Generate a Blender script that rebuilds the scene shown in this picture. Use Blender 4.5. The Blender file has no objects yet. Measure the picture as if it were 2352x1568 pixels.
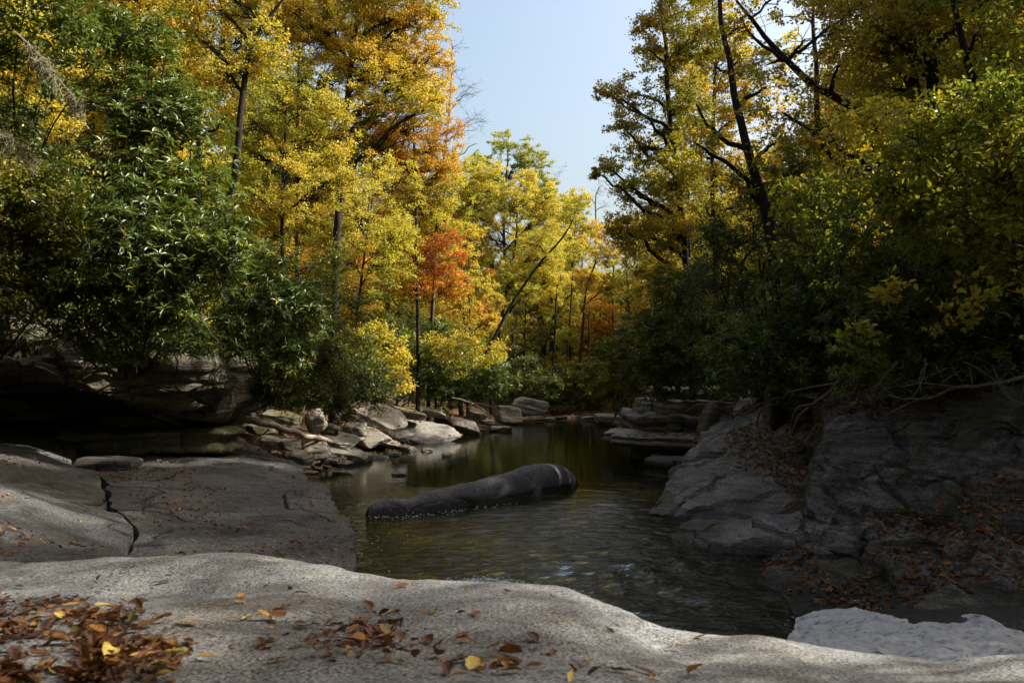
import bpy, math, random
import numpy as np
from mathutils import Vector
from mathutils.bvhtree import BVHTree

rng = np.random.default_rng(11)
S = bpy.context.scene
COL = S.collection
PI = math.pi

# ------------------------------------------------------------------ camera maths
CAM = np.array([0.0, 0.0, 2.0])
AZ, EL = math.radians(86), math.radians(42)
SUN = np.array([math.sin(AZ) * math.cos(EL), math.cos(AZ) * math.cos(EL), math.sin(EL)])
GAPS = []                        # (point, radius): gaps in the canopy that let the sun reach that point
F = 1829.0                       # focal length in units of a 2352-wide picture
PITCH = math.atan(96 / F)
FWD = np.array([0, math.cos(PITCH), math.sin(PITCH)])
UPV = np.array([0, -math.sin(PITCH), math.cos(PITCH)])
RT = np.array([1.0, 0, 0])


def ray(px, py):
    return FWD + RT * ((px - 1176) / F) + UPV * ((784 - py) / F)


def P(px, py, D):
    """world point seen in direction (px, py), D metres ahead"""
    d = ray(px, py)
    return CAM + d * (D / d[1])


# ------------------------------------------------------------------ numpy noise
def _hash(i, j, k, seed):
    h = (i * 374761393 + j * 668265263 + k * 2147483647 + seed * 1274126177) & 0xFFFFFFFF
    h = ((h ^ (h >> 13)) * 1274126177) & 0xFFFFFFFF
    h = h ^ (h >> 16)
    return (h & 0xFFFF) / 32767.5 - 1.0


def vnoise(p, seed=0):
    p = np.asarray(p, float)
    i = np.floor(p).astype(np.int64)
    f = p - i
    f = f * f * f * (f * (f * 6 - 15) + 10)
    out = 0
    for a in (0, 1):
        for b in (0, 1):
            for c in (0, 1):
                w = (f[..., 0] if a else 1 - f[..., 0]) * (f[..., 1] if b else 1 - f[..., 1]) * (f[..., 2] if c else 1 - f[..., 2])
                out = out + w * _hash(i[..., 0] + a, i[..., 1] + b, i[..., 2] + c, seed)
    return out


def fbm(p, freq=1.0, octv=4, seed=0, gain=0.5):
    p = np.asarray(p, float) * freq
    a, s, out = 1.0, 0.0, 0
    for o in range(octv):
        out = out + a * vnoise(p + 17.3 * o, seed + o)
        s += a
        a *= gain
        p = p * 2.03
    return out / s


def unit(v):
    v = np.asarray(v, float)
    return v / np.maximum(np.linalg.norm(v, axis=-1, keepdims=True), 1e-9)


# ------------------------------------------------------------------ mesh making
def mesh_np(name, verts, faces, hue=None, smooth=True):
    """faces: list of int arrays, each (n, k)"""
    me = bpy.data.meshes.new(name)
    verts = np.asarray(verts, np.float32)
    me.vertices.add(len(verts))
    me.vertices.foreach_set('co', verts.ravel())
    faces = [np.asarray(f, np.int32) for f in faces if len(f)]
    nl = sum(f.size for f in faces)
    nf = sum(len(f) for f in faces)
    me.loops.add(nl)
    me.loops.foreach_set('vertex_index', np.concatenate([f.ravel() for f in faces]))
    me.polygons.add(nf)
    starts, s = [], 0
    for f in faces:
        k = f.shape[1]
        starts.append(s + np.arange(len(f)) * k)
        s += f.size
    me.polygons.foreach_set('loop_start', np.concatenate(starts).astype(np.int32))
    me.polygons.foreach_set('use_smooth', np.full(nf, smooth, bool))
    if hue is not None:
        at = me.attributes.new('hue', 'FLOAT', 'POINT')
        at.data.foreach_set('value', np.asarray(hue, np.float32))
    me.update(calc_edges=True)
    return me


def link(name, me, mat, parent=None, loc=(0, 0, 0)):
    o = bpy.data.objects.new(name, me)
    if mat is not None and me is not None and len(me.materials) == 0:
        me.materials.append(mat)
    COL.objects.link(o)
    o.parent = parent
    o.location = loc
    return o


def empty(name, loc):
    o = bpy.data.objects.new(name, None)
    o.empty_display_size = 0.2
    COL.objects.link(o)
    o.location = loc
    return o


def tag(o, label=None, cat=None, group=None, kind=None):
    if label: o['label'] = label
    if cat: o['category'] = cat
    if group: o['group'] = group
    if kind: o['kind'] = kind
    return o


# ------------------------------------------------------------------ materials
def new_mat(name):
    m = bpy.data.materials.new(name)
    m.use_nodes = True
    nt = m.node_tree
    nt.nodes.clear()
    out = nt.nodes.new('ShaderNodeOutputMaterial')
    return m, nt, out


def N(nt, t, **kw):
    n = nt.nodes.new(t)
    for k, v in kw.items():
        if k.startswith('i_'):
            n.inputs[k[2:].replace('_', ' ')].default_value = v
        else:
            setattr(n, k, v)
    return n


def ramp(nt, stops, interp='LINEAR'):
    r = nt.nodes.new('ShaderNodeValToRGB')
    cr = r.color_ramp
    cr.interpolation = interp
    while len(cr.elements) < len(stops):
        cr.elements.new(0.5)
    for e, (p, c) in zip(cr.elements, stops):
        e.position = p
        e.color = (c[0], c[1], c[2], 1) if not isinstance(c, (int, float)) else (c, c, c, 1)
    return r


def leaf_mat(name, stops, rough=0.5, spec=0.3, trans=0.4, tgain=1.3):
    m, nt, out = new_mat(name)
    L = nt.links.new
    at = N(nt, 'ShaderNodeAttribute', attribute_name='hue')
    r = ramp(nt, stops)
    L(at.outputs['Fac'], r.inputs['Fac'])
    p = N(nt, 'ShaderNodeBsdfPrincipled')
    p.inputs['Roughness'].default_value = rough
    p.inputs['Specular IOR Level'].default_value = spec
    L(r.outputs['Color'], p.inputs['Base Color'])
    t = N(nt, 'ShaderNodeBsdfTranslucent')
    g = N(nt, 'ShaderNodeMix', data_type='RGBA', blend_type='MULTIPLY')
    g.inputs['Factor'].default_value = 1
    L(r.outputs['Color'], g.inputs['A'])
    g.inputs['B'].default_value = (tgain, tgain * 0.98, tgain * 0.6, 1)
    L(g.outputs['Result'], t.inputs['Color'])
    mx = N(nt, 'ShaderNodeMixShader')
    mx.inputs['Fac'].default_value = trans
    L(p.outputs[0], mx.inputs[1]); L(t.outputs[0], mx.inputs[2])
    L(mx.outputs[0], out.inputs['Surface'])
    return m


def rock_mat(name, c0, c1, stain=(0.2, 0.14, 0.07), stain_amt=0.3, moss=0.0, scale=1.0, rough=0.75, speck=0.5,
             strata=0.0, bump=0.5, wetline=False, grain=90.0, crack=0.0, blotch=0.55):
    m, nt, out = new_mat(name)
    L = nt.links.new
    tc = N(nt, 'ShaderNodeTexCoord')
    co = tc.outputs['Object']

    def noise(sc, det=6, ro=0.6, vec=co):
        n = N(nt, 'ShaderNodeTexNoise')
        n.inputs['Scale'].default_value = sc
        n.inputs['Detail'].default_value = det
        n.inputs['Roughness'].default_value = ro
        L(vec, n.inputs['Vector'])
        return n.outputs['Fac']

    def mixc(fac, a, b, bt='MIX'):
        x = N(nt, 'ShaderNodeMix', data_type='RGBA', blend_type=bt)
        if isinstance(fac, (int, float)): x.inputs['Factor'].default_value = fac
        else: L(fac, x.inputs['Factor'])
        for k, v in (('A', a), ('B', b)):
            if isinstance(v, tuple): x.inputs[k].default_value = (*v, 1)
            else: L(v, x.inputs[k])
        return x.outputs['Result']

    def rmp(src, stops):
        r = ramp(nt, stops); L(src, r.inputs['Fac']); return r.outputs['Color']
    base = mixc(rmp(noise(1.1 * scale), [(0.35, 0), (0.65, 1)]), c0, c1)
    st = rmp(noise(0.8 * scale, 7, 0.62), [(0.5, 0), (0.72, stain_amt)])
    base = mixc(st, base, stain)
    dk = rmp(noise(2.3 * scale, 8, 0.7), [(0.48, 0.0), (0.66, blotch)])
    base = mixc(dk, base, tuple(c * 0.35 for c in c0))
    gr = rmp(noise(grain, 3, 0.6), [(0.36, (1 - speck,) * 3), (0.62, (1 + speck * 0.8,) * 3)])
    base = mixc(1.0, base, gr, 'MULTIPLY')
    bsrc = noise(38 * scale, 8, 0.65)
    if strata > 0:
        mp = N(nt, 'ShaderNodeMapping')
        mp.inputs['Rotation'].default_value = (0.5, 0.35, 0.2)
        mp.inputs['Scale'].default_value = (0.7, 0.7, 9.0)
        L(co, mp.inputs['Vector'])
        sn = noise(2.2, 5, 0.6, mp.outputs['Vector'])
        base = mixc(rmp(sn, [(0.42, strata), (0.58, 0)]), base, tuple(c * 0.45 for c in c0))
        mm = N(nt, 'ShaderNodeMath', operation='ADD')
        L(bsrc, mm.inputs[0])
        m2 = N(nt, 'ShaderNodeMath', operation='MULTIPLY'); m2.inputs[1].default_value = 2.0
        L(sn, m2.inputs[0]); L(m2.outputs[0], mm.inputs[1])
        bsrc = mm.outputs[0]
    if crack > 0:
        nz = N(nt, 'ShaderNodeTexNoise'); nz.inputs['Scale'].default_value = 1.3 * scale; nz.inputs['Detail'].default_value = 6
        L(co, nz.inputs['Vector'])
        vm = N(nt, 'ShaderNodeVectorMath', operation='MULTIPLY_ADD'); vm.inputs[1].default_value = (0.9, 0.9, 0.9)
        L(nz.outputs['Color'], vm.inputs[0])
        mp2 = N(nt, 'ShaderNodeMapping'); mp2.inputs['Scale'].default_value = (0.55, 0.8, 1.5); mp2.inputs['Rotation'].default_value = (0.4, 0.3, 0.6)
        L(co, mp2.inputs['Vector']); L(mp2.outputs['Vector'], vm.inputs[2])
        vo = N(nt, 'ShaderNodeTexVoronoi', feature='DISTANCE_TO_EDGE'); vo.inputs['Scale'].default_value = 0.8 * scale
        L(vm.outputs[0], vo.inputs['Vector'])
        ck = rmp(vo.outputs['Distance'], [(0.0, 1.0), (0.035, 0.0)])
        gate = rmp(noise(0.9 * scale, 3, 0.5), [(0.42, 0), (0.55, 1)])
        cm = N(nt, 'ShaderNodeMath', operation='MULTIPLY'); L(ck, cm.inputs[0]); L(gate, cm.inputs[1])
        cm2 = N(nt, 'ShaderNodeMath', operation='MULTIPLY'); L(cm.outputs[0], cm2.inputs[0]); cm2.inputs[1].default_value = crack
        base = mixc(cm2.outputs[0], base, tuple(c * 0.15 for c in c0))
        sb = N(nt, 'ShaderNodeMath', operation='MULTIPLY_ADD'); sb.inputs[1].default_value = -2.0
        L(cm2.outputs[0], sb.inputs[0]); L(bsrc, sb.inputs[2]); bsrc = sb.outputs[0]
    if moss > 0:
        ge = N(nt, 'ShaderNodeNewGeometry')
        sx = N(nt, 'ShaderNodeSeparateXYZ'); L(ge.outputs['Normal'], sx.inputs[0])
        mn = N(nt, 'ShaderNodeMath', operation='MULTIPLY')
        L(rmp(noise(1.6 * scale, 7, 0.65), [(0.45, 0), (0.62, 1)]), mn.inputs[0])
        L(rmp(sx.outputs['Z'], [(0.0, 0.35), (0.7, 1.0)]), mn.inputs[1])
        m3 = N(nt, 'ShaderNodeMath', operation='MULTIPLY'); m3.inputs[1].default_value = moss
        L(mn.outputs[0], m3.inputs[0])
        base = mixc(m3.outputs[0], base, (0.055, 0.075, 0.012))
    p = N(nt, 'ShaderNodeBsdfPrincipled')
    p.inputs['Specular IOR Level'].default_value = 0.35
    rr = rough
    if wetline:                       # wet dark band where the rock meets the stream
        gp = N(nt, 'ShaderNodeNewGeometry')
        sz = N(nt, 'ShaderNodeSeparateXYZ'); L(gp.outputs['Position'], sz.inputs[0])
        wn = N(nt, 'ShaderNodeMath', operation='MULTIPLY_ADD')
        wn.inputs[1].default_value = -0.22
        L(noise(3.0, 4, 0.6), wn.inputs[0]); L(sz.outputs['Z'], wn.inputs[2])
        w = rmp(wn.outputs[0], [(0.0, 1.0), (0.06, 0.0)])
        base = mixc(w, base, mixc(1.0, base, (0.35, 0.35, 0.38), 'MULTIPLY'))
        rmix = N(nt, 'ShaderNodeMix', data_type='FLOAT')
        L(w, rmix.inputs['Factor']); rmix.inputs['A'].default_value = rough; rmix.inputs['B'].default_value = 0.18
        L(rmix.outputs['Result'], p.inputs['Roughness'])
    else:
        p.inputs['Roughness'].default_value = rr
    L(base, p.inputs['Base Color'])
    b = N(nt, 'ShaderNodeBump')
    b.inputs['Strength'].default_value = bump
    b.inputs['Distance'].default_value = 0.03
    L(bsrc, b.inputs['Height'])
    L(b.outputs[0], p.inputs['Normal'])
    L(p.outputs[0], out.inputs['Surface'])
    return m


def simple_mat(name, c0, c1, scale=8, rough=0.8, bump=0.4, stretch=None, spec=0.3):
    m, nt, out = new_mat(name)
    L = nt.links.new
    tc = N(nt, 'ShaderNodeTexCoord')
    vec = tc.outputs['Object']
    if stretch:
        mp = N(nt, 'ShaderNodeMapping'); mp.inputs['Scale'].default_value = stretch
        L(vec, mp.inputs['Vector']); vec = mp.outputs['Vector']
    n = N(nt, 'ShaderNodeTexNoise'); n.inputs['Scale'].default_value = scale; n.inputs['Detail'].default_value = 7
    n.inputs['Roughness'].default_value = 0.65
    L(vec, n.inputs['Vector'])
    r = ramp(nt, [(0.35, c0), (0.65, c1)])
    L(n.outputs['Fac'], r.inputs['Fac'])
    p = N(nt, 'ShaderNodeBsdfPrincipled'); p.inputs['Roughness'].default_value = rough
    p.inputs['Specular IOR Level'].default_value = spec
    L(r.outputs['Color'], p.inputs['Base Color'])
    b = N(nt, 'ShaderNodeBump'); b.inputs['Strength'].default_value = bump; b.inputs['Distance'].default_value = 0.03
    L(n.outputs['Fac'], b.inputs['Height']); L(b.outputs[0], p.inputs['Normal'])
    L(p.outputs[0], out.inputs['Surface'])
    return m


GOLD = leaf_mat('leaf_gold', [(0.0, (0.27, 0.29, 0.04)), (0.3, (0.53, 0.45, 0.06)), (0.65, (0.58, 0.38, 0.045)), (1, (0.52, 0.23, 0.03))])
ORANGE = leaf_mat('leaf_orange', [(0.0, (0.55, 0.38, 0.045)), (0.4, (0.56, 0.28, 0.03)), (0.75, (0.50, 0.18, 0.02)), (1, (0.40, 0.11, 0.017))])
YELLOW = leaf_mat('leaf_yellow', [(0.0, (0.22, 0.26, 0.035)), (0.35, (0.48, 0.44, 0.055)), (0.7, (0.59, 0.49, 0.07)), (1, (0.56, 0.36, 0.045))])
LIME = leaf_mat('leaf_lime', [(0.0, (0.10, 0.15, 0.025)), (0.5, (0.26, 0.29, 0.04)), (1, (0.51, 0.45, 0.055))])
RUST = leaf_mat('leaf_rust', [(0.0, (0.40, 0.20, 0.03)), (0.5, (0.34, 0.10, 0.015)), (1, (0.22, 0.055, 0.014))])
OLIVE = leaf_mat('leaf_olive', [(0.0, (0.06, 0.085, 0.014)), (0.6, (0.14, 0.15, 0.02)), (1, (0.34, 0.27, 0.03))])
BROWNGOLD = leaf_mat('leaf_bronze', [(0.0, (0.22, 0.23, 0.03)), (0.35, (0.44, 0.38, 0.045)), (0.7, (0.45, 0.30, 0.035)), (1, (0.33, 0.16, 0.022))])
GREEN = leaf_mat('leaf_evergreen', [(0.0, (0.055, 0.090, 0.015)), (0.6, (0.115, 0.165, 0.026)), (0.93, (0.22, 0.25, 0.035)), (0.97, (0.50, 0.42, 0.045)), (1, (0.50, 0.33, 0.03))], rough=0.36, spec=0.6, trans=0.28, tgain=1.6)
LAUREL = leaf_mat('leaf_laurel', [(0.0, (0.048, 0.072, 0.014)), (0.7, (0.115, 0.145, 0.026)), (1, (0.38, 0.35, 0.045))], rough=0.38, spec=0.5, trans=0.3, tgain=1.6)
WITCH = leaf_mat('leaf_witch_hazel', [(0.0, (0.09, 0.14, 0.02)), (0.45, (0.22, 0.26, 0.032)), (0.8, (0.42, 0.38, 0.04)), (1, (0.46, 0.33, 0.035))],
                 rough=0.42, spec=0.35, trans=0.45)
LITTER = leaf_mat('leaf_litter', [(0.0, (0.07, 0.03, 0.014)), (0.45, (0.16, 0.065, 0.02)), (0.8, (0.28, 0.13, 0.035)), (1, (0.40, 0.24, 0.06))],
                  rough=0.55, spec=0.3, trans=0.12)
BARK = simple_mat('bark', (0.010, 0.008, 0.007), (0.038, 0.030, 0.024), 14, 0.9, 0.8, (1, 1, 0.25))
BARK_PALE = simple_mat('bark_pale', (0.10, 0.085, 0.065), (0.24, 0.21, 0.17), 12, 0.85, 0.6, (1, 1, 0.3))
TWIG = simple_mat('twig', (0.10, 0.085, 0.075), (0.20, 0.175, 0.155), 10, 0.85, 0.3)
DRIFT = simple_mat('driftwood', (0.16, 0.125, 0.09), (0.42, 0.36, 0.29), 9, 0.8, 0.6, (3, 0.5, 3))
LICHEN = simple_mat('lichen', (0.22, 0.21, 0.11), (0.42, 0.40, 0.24), 30, 0.9, 0.5)
FG = rock_mat('granite_pale', (0.125, 0.126, 0.125), (0.235, 0.234, 0.228), stain=(0.115, 0.088, 0.052), stain_amt=0.85, scale=0.9, speck=1.0, rough=0.7, bump=0.3, grain=105, blotch=0.65)
SLAB = rock_mat('granite_slab', (0.055, 0.053, 0.052), (0.150, 0.145, 0.140), stain=(0.095, 0.08, 0.05), stain_amt=0.6, scale=1.0, speck=0.65, bump=1.0, wetline=True, grain=48, crack=0.8, blotch=0.8)
CLIFF = rock_mat('rock_cliff', (0.10, 0.085, 0.060), (0.19, 0.165, 0.115), stain=(0.16, 0.115, 0.05), stain_amt=0.5, moss=0.55, scale=1.0, strata=0.6, bump=1.0, grain=40, crack=0.9, blotch=0.7)
RBANK = rock_mat('rock_bank', (0.075, 0.068, 0.066), (0.25, 0.232, 0.228), stain=(0.13, 0.10, 0.045), stain_amt=0.6, moss=0.55, scale=1.2, speck=.6, strata=0.7, bump=1.0, wetline=True, grain=45, crack=1.0, blotch=0.85)
RSLOPE = rock_mat('rock_slope', (0.16, 0.148, 0.132), (0.33, 0.31, 0.285), stain=(0.15, 0.11, 0.06), stain_amt=0.4, scale=0.9, strata=0.5, bump=0.9, wetline=True, grain=50, crack=0.7, blotch=0.5)
LOGROCK = rock_mat('rock_dark', (0.075, 0.073, 0.077), (0.150, 0.144, 0.146), stain=(0.16, 0.15, 0.145), stain_amt=0.55, scale=1.6, speck=0.6, bump=0.9, wetline=True, grain=50, crack=.35, blotch=.6)
SHORE = rock_mat('rock_shore', (0.22, 0.20, 0.165), (0.36, 0.33, 0.28), stain=(0.18, 0.14, 0.08), stain_amt=0.5, moss=0.35, scale=1.4, strata=0.35, bump=0.7, wetline=True, grain=40)
PALE = rock_mat('rock_pale', (0.22, 0.205, 0.175), (0.33, 0.31, 0.27), stain=(0.18, 0.14, 0.09), stain_amt=0.5, scale=1.0, strata=0.35, bump=0.8, wetline=True, grain=40, crack=.4, blotch=.5)
MOSSY = rock_mat('rock_mossy', (0.13, 0.12, 0.08), (0.22, 0.20, 0.13), moss=0.95, scale=1.2, bump=0.7, wetline=True, grain=40)
WETROCK = rock_mat('rock_wet', (0.07, 0.065, 0.06), (0.13, 0.12, 0.11), stain_amt=0.3, scale=1.4, rough=0.3, bump=0.6, grain=40)
SOIL = simple_mat('forest_floor', (0.025, 0.016, 0.009), (0.095, 0.052, 0.024), 9, 0.95, 1.0)

# ------------------------------------------------------------------ terrain
YL = [-40, 0, 8, 12, 17, 22, 30, 38, 45, 50, 60]
XL = [-1.6, -1.6, -1.9, -3.1, -4.6, -4.1, -2.9, -1.2, 0.2, 0.5, 0.5]
YR = [-40, 0, 7, 8.5, 10, 14, 18, 22, 30, 38, 43, 48, 60]
XR = [3.2, 3.2, 3.3, 3.5, 3.2, 3.3, 4.4, 4.9, 4.5, 4.8, 5.2, 5.2, 5]


def ground(x, y):
    x = np.asarray(x, float); y = np.asarray(y, float)
    dl = np.interp(y, YL, XL) - x
    dr = x - np.interp(y, YR, XR)
    near = np.interp(dl, [0, 1, 4, 6, 8, 10, 15, 30, 60, 300], [0, 0.1, 0.35, 0.7, 2, 3, 5, 11, 22, 60])
    far = np.interp(dl, [0, 1, 3, 6, 10, 20, 60, 300], [0, 0.25, 0.75, 1.7, 3.0, 6.6, 22, 60])
    w = np.clip((y - 15) / 4, 0, 1)
    zl = near * (1 - w) + far * w
    zr = np.interp(dr, [0, 1, 2.5, 4, 6, 10, 20, 60, 300], [0, 0.25, 0.8, 1.5, 2.6, 4.6, 8.5, 20, 45])
    zin = -0.75 * np.clip(np.minimum(-dl, -dr) / 1.4, 0, 1)
    z = np.where(dl > 0, zl, np.where(dr > 0, zr, zin))
    z = np.where(y > 46, np.maximum(z, np.clip((y - 46) * 0.15, -1, 40)), z)
    return z


def build_ground():
    gx = np.concatenate([np.linspace(-400, -32, 16), np.linspace(-30, 30, 201), np.linspace(32, 400, 16)])
    gy = np.concatenate([np.linspace(-120, -6, 10), np.linspace(-4, 64, 230), np.linspace(67, 700, 24)])
    X, Y = np.meshgrid(gx, gy)
    Z = ground(X, Y)
    Pn = np.stack([X, Y, Z * 0], -1)
    Z = Z + fbm(Pn, 0.7, 4, 3) * np.where(np.abs(X) < 40, 0.16, 1.5)
    V = np.stack([X, Y, Z], -1).reshape(-1, 3)
    n, m = X.shape
    i = np.arange(n * m).reshape(n, m)
    Fc = np.stack([i[:-1, :-1], i[:-1, 1:], i[1:, 1:], i[1:, :-1]], -1).reshape(-1, 4)
    o = link('ground', mesh_np('ground', V, [Fc]), SOIL)
    tag(o, kind='structure')
    return o, BVHTree.FromPolygons([Vector(v) for v in V], Fc.tolist())


ground_obj, GROUND_BVH = build_ground()


def gz(x, y):
    return float(ground(x, y))


# ------------------------------------------------------------------ rock builders
def catmull(A, n, axis=0):
    """resample array of control values along an axis to n samples (Catmull-Rom)"""
    A = np.moveaxis(np.asarray(A, float), axis, 0)
    m = len(A)
    t = np.linspace(0, m - 1, n)
    i = np.clip(np.floor(t).astype(int), 0, m - 2)
    f = (t - i).reshape((-1,) + (1,) * (A.ndim - 1))
    p1, p2 = A[i], A[i + 1]
    p0 = np.where((i > 0).reshape(f.shape), A[np.maximum(i - 1, 0)], 2 * p1 - p2)
    p3 = np.where((i < m - 2).reshape(f.shape), A[np.minimum(i + 2, m - 1)], 2 * p2 - p1)
    out = 0.5 * (2 * p1 + (p2 - p0) * f + (2 * p0 - 5 * p1 + 4 * p2 - p3) * f * f + (3 * p1 - p0 - 3 * p2 + p3) * f ** 3)
    return np.moveaxis(out, 0, axis)


BVHS = {}


def grooves(freq, width, depth, sd, aniso=(1, 1, 1), warp=0.5):
    """joints in the rock: narrow grooves along the zero lines of a slow warped noise"""
    def f(G):
        q = G * np.array(aniso)
        q = q + warp * np.stack([fbm(q, freq * 2, 3, sd + 50 + j) for j in range(3)], -1) / freq * .3
        n = vnoise(q * freq, sd)
        m = np.clip(0.5 + 2.0 * vnoise(q * freq * 0.6, sd + 9), 0, 1)
        return -depth * np.exp(-(n / width) ** 2) * m
    return f


def facets(sd, n, slope, bias=(0, 0, 0), freqwarp=(.8, .25)):
    """break a surface into angular blocks: each cell of a jittered cell pattern gets a tilt of its own"""
    def f(G):
        r = np.random.default_rng(sd)
        lo, hi = G.reshape(-1, 3).min(0), G.reshape(-1, 3).max(0)
        s = lo + r.random((n, 3)) * (hi - lo)
        q = G + freqwarp[1] * np.stack([fbm(G, freqwarp[0], 3, sd + 70 + j) for j in range(3)], -1)
        d = ((q[..., None, :] - s) ** 2).sum(-1)
        k = d.argmin(-1)
        t = r.normal(0, slope, (n, 3)) + np.array(bias)
        off = r.normal(0, slope * .25, n)
        return ((q - s[k]) * t[k]).sum(-1) + off[k]
    return f


def beds(freq, amp, nrm, sd, warp=.5):
    """broken bedding: saw-tooth steps along a tilted direction, dying out in places"""
    def f(G):
        s = G @ np.array(nrm) * freq + warp * fbm(G, .9, 4, sd)
        k = np.floor(s); fr = s - k
        h = _hash(k.astype(np.int64), k.astype(np.int64) * 0, k.astype(np.int64) * 0, sd) * .5 + .6
        m = np.clip(.6 + 1.6 * fbm(G, .7, 2, sd + 4), 0, 1)
        return amp * h * m * (np.clip(fr / .82, 0, 1) ** 1.3 - np.clip((fr - .82) / .18, 0, 1)) - amp * .4
    return f


def in_gap(x, y, top, rad):
    for (g, gr) in GAPS:
        h = SUN[:2] / np.linalg.norm(SUN[:2])
        w = np.array([x, y]) - g[:2]
        t_ = w @ h
        if t_ > 2 and np.linalg.norm(w - t_ * h) < rad + gr and g[2] + t_ * SUN[2] / np.linalg.norm(SUN[:2]) < top: return True
    return False


def both(*fs):
    return lambda G: sum(f(G) for f in fs)


def loft(name, rows, nu, nv, mat, noise=(), skirt=(0, 0, -1.2), label=None, cat='rock', strata=None, extra=None, key=None, warp=None):
    C = np.array([[P(*c) for c in r] for r in rows])
    G = catmull(catmull(C, nv, 0), nu, 1)
    if warp:
        G = G + warp[0] * np.stack([fbm(G * np.array([1, 1, 0]), warp[1], 4, 300 + j) for j in range(3)], -1) * np.array([1, 1, .15])
    for rep in range(1):
        du = np.gradient(G, axis=1); dv = np.gradient(G, axis=0)
        nrm = unit(np.cross(du, dv))
        d = 0
        for (amp, fr, oc, sd) in noise:
            d = d + amp * fbm(G, fr, oc, sd)
        if strata is not None:
            amp, fr, nv3, sd = strata
            s = G @ np.array(nv3) * fr + 0.8 * fbm(G, 0.8, 3, sd)
            k = vnoise(np.stack([s, s * 0 + 0.5, s * 0 + 0.5], -1), sd) + 0.5 * vnoise(np.stack([s * 2.7, s * 0 + 0.5, s * 0 + 0.5], -1), sd + 1)
            d = d + amp * np.tanh(k * 3)
        if extra is not None:
            d = d + extra(G)
        G = G + nrm * np.asarray(d)[..., None]
    n, m = G.shape[:2]
    idx = np.arange(n * m).reshape(n, m)
    Fc = [np.stack([idx[:-1, :-1], idx[:-1, 1:], idx[1:, 1:], idx[1:, :-1]], -1).reshape(-1, 4)]
    V = G.reshape(-1, 3)
    b = np.concatenate([idx[0, :], idx[1:, -1], idx[-1, -2::-1], idx[-2:0:-1, 0]])
    bs = V[b] + np.array(skirt)
    k0 = len(V)
    V = np.concatenate([V, bs])
    j = np.arange(len(b)); j2 = (j + 1) % len(b)
    Fc.append(np.stack([b[j2], b[j], k0 + j, k0 + j2], -1))
    if key:
        BVHS[key] = BVHTree.FromPolygons([Vector(v) for v in V], np.concatenate(Fc).tolist())
    base = np.array([V[:, 0].mean(), V[:, 1].mean(), V[:, 2].min()])
    o = link(name, mesh_np(name, V - base, Fc), mat, None, base)
    if label: tag(o, label, cat)
    return o


def ico(sub):
    import bmesh
    bm = bmesh.new()
    bmesh.ops.create_icosphere(bm, subdivisions=sub, radius=1.0)
    v = np.array([x.co[:] for x in bm.verts]); f = np.array([[y.index for y in x.verts] for x in bm.faces])
    bm.free()
    return v, f


ICO = {s: ico(s) for s in (3, 4, 5)}


def rotz(a):
    c, s = math.cos(a), math.sin(a)
    return np.array([[c, -s, 0], [s, c, 0], [0, 0, 1]])


def rotx(a):
    c, s = math.cos(a), math.sin(a)
    return np.array([[1, 0, 0], [0, c, -s], [0, s, c]])


def roty(a):
    c, s = math.cos(a), math.sin(a)
    return np.array([[c, 0, s], [0, 1, 0], [-s, 0, c]])


def boulder(name, loc, size, seed, mat, label, yaw=0.0, tiltx=0.0, tilty=0.0, sub=4, p=16, planes=13, noise=0.05, group=None, cat='rock', box=0.5, key=None):
    """a faceted rock: rounded intersection of random planes, scaled, tilted and roughened"""
    r = np.random.default_rng(seed)
    d, f = ICO[sub]
    n = unit(r.normal(size=(planes, 3)))
    h = r.uniform(0.72, 1.0, planes)
    bx = np.array([[1, 0, 0], [-1, 0, 0], [0, 1, 0], [0, -1, 0], [0, 0, 1], [0, 0, -1]], float)
    n = np.concatenate([n, unit(bx + r.normal(size=(6, 3)) * 0.15)])
    h = np.concatenate([h, np.full(6, 1 - 0.35 * box)])
    q = np.maximum(d @ n.T, 0) / h
    rad = (q ** p).sum(1) ** (-1 / p)
    V = d * rad[:, None] * np.array(size)
    ref = min(size)
    st = (V @ np.array([.15, .1, 1.0])) / ref * 4.5 + 0.8 * fbm(V / ref, .8, 2, seed + 3)
    V = V + unit(V * np.array([1, 1, .2])) * (np.tanh(vnoise(np.stack([st, st * 0, st * 0], -1), seed) * 3) * noise * .55 * ref)[:, None]
    V = V + unit(V) * (fbm(V / ref, 1.6, 5, seed) * noise * 2.0 * ref)[:, None]
    V = V @ (rotz(yaw) @ rotx(tiltx) @ roty(tilty)).T
    if key:
        BVHS[key] = BVHTree.FromPolygons([Vector(v) for v in V + np.array(loc)], f.tolist())
    o = link(name, mesh_np(name, V, [f]), mat, None, loc)
    tag(o, label, cat, group)
    return o


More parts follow.
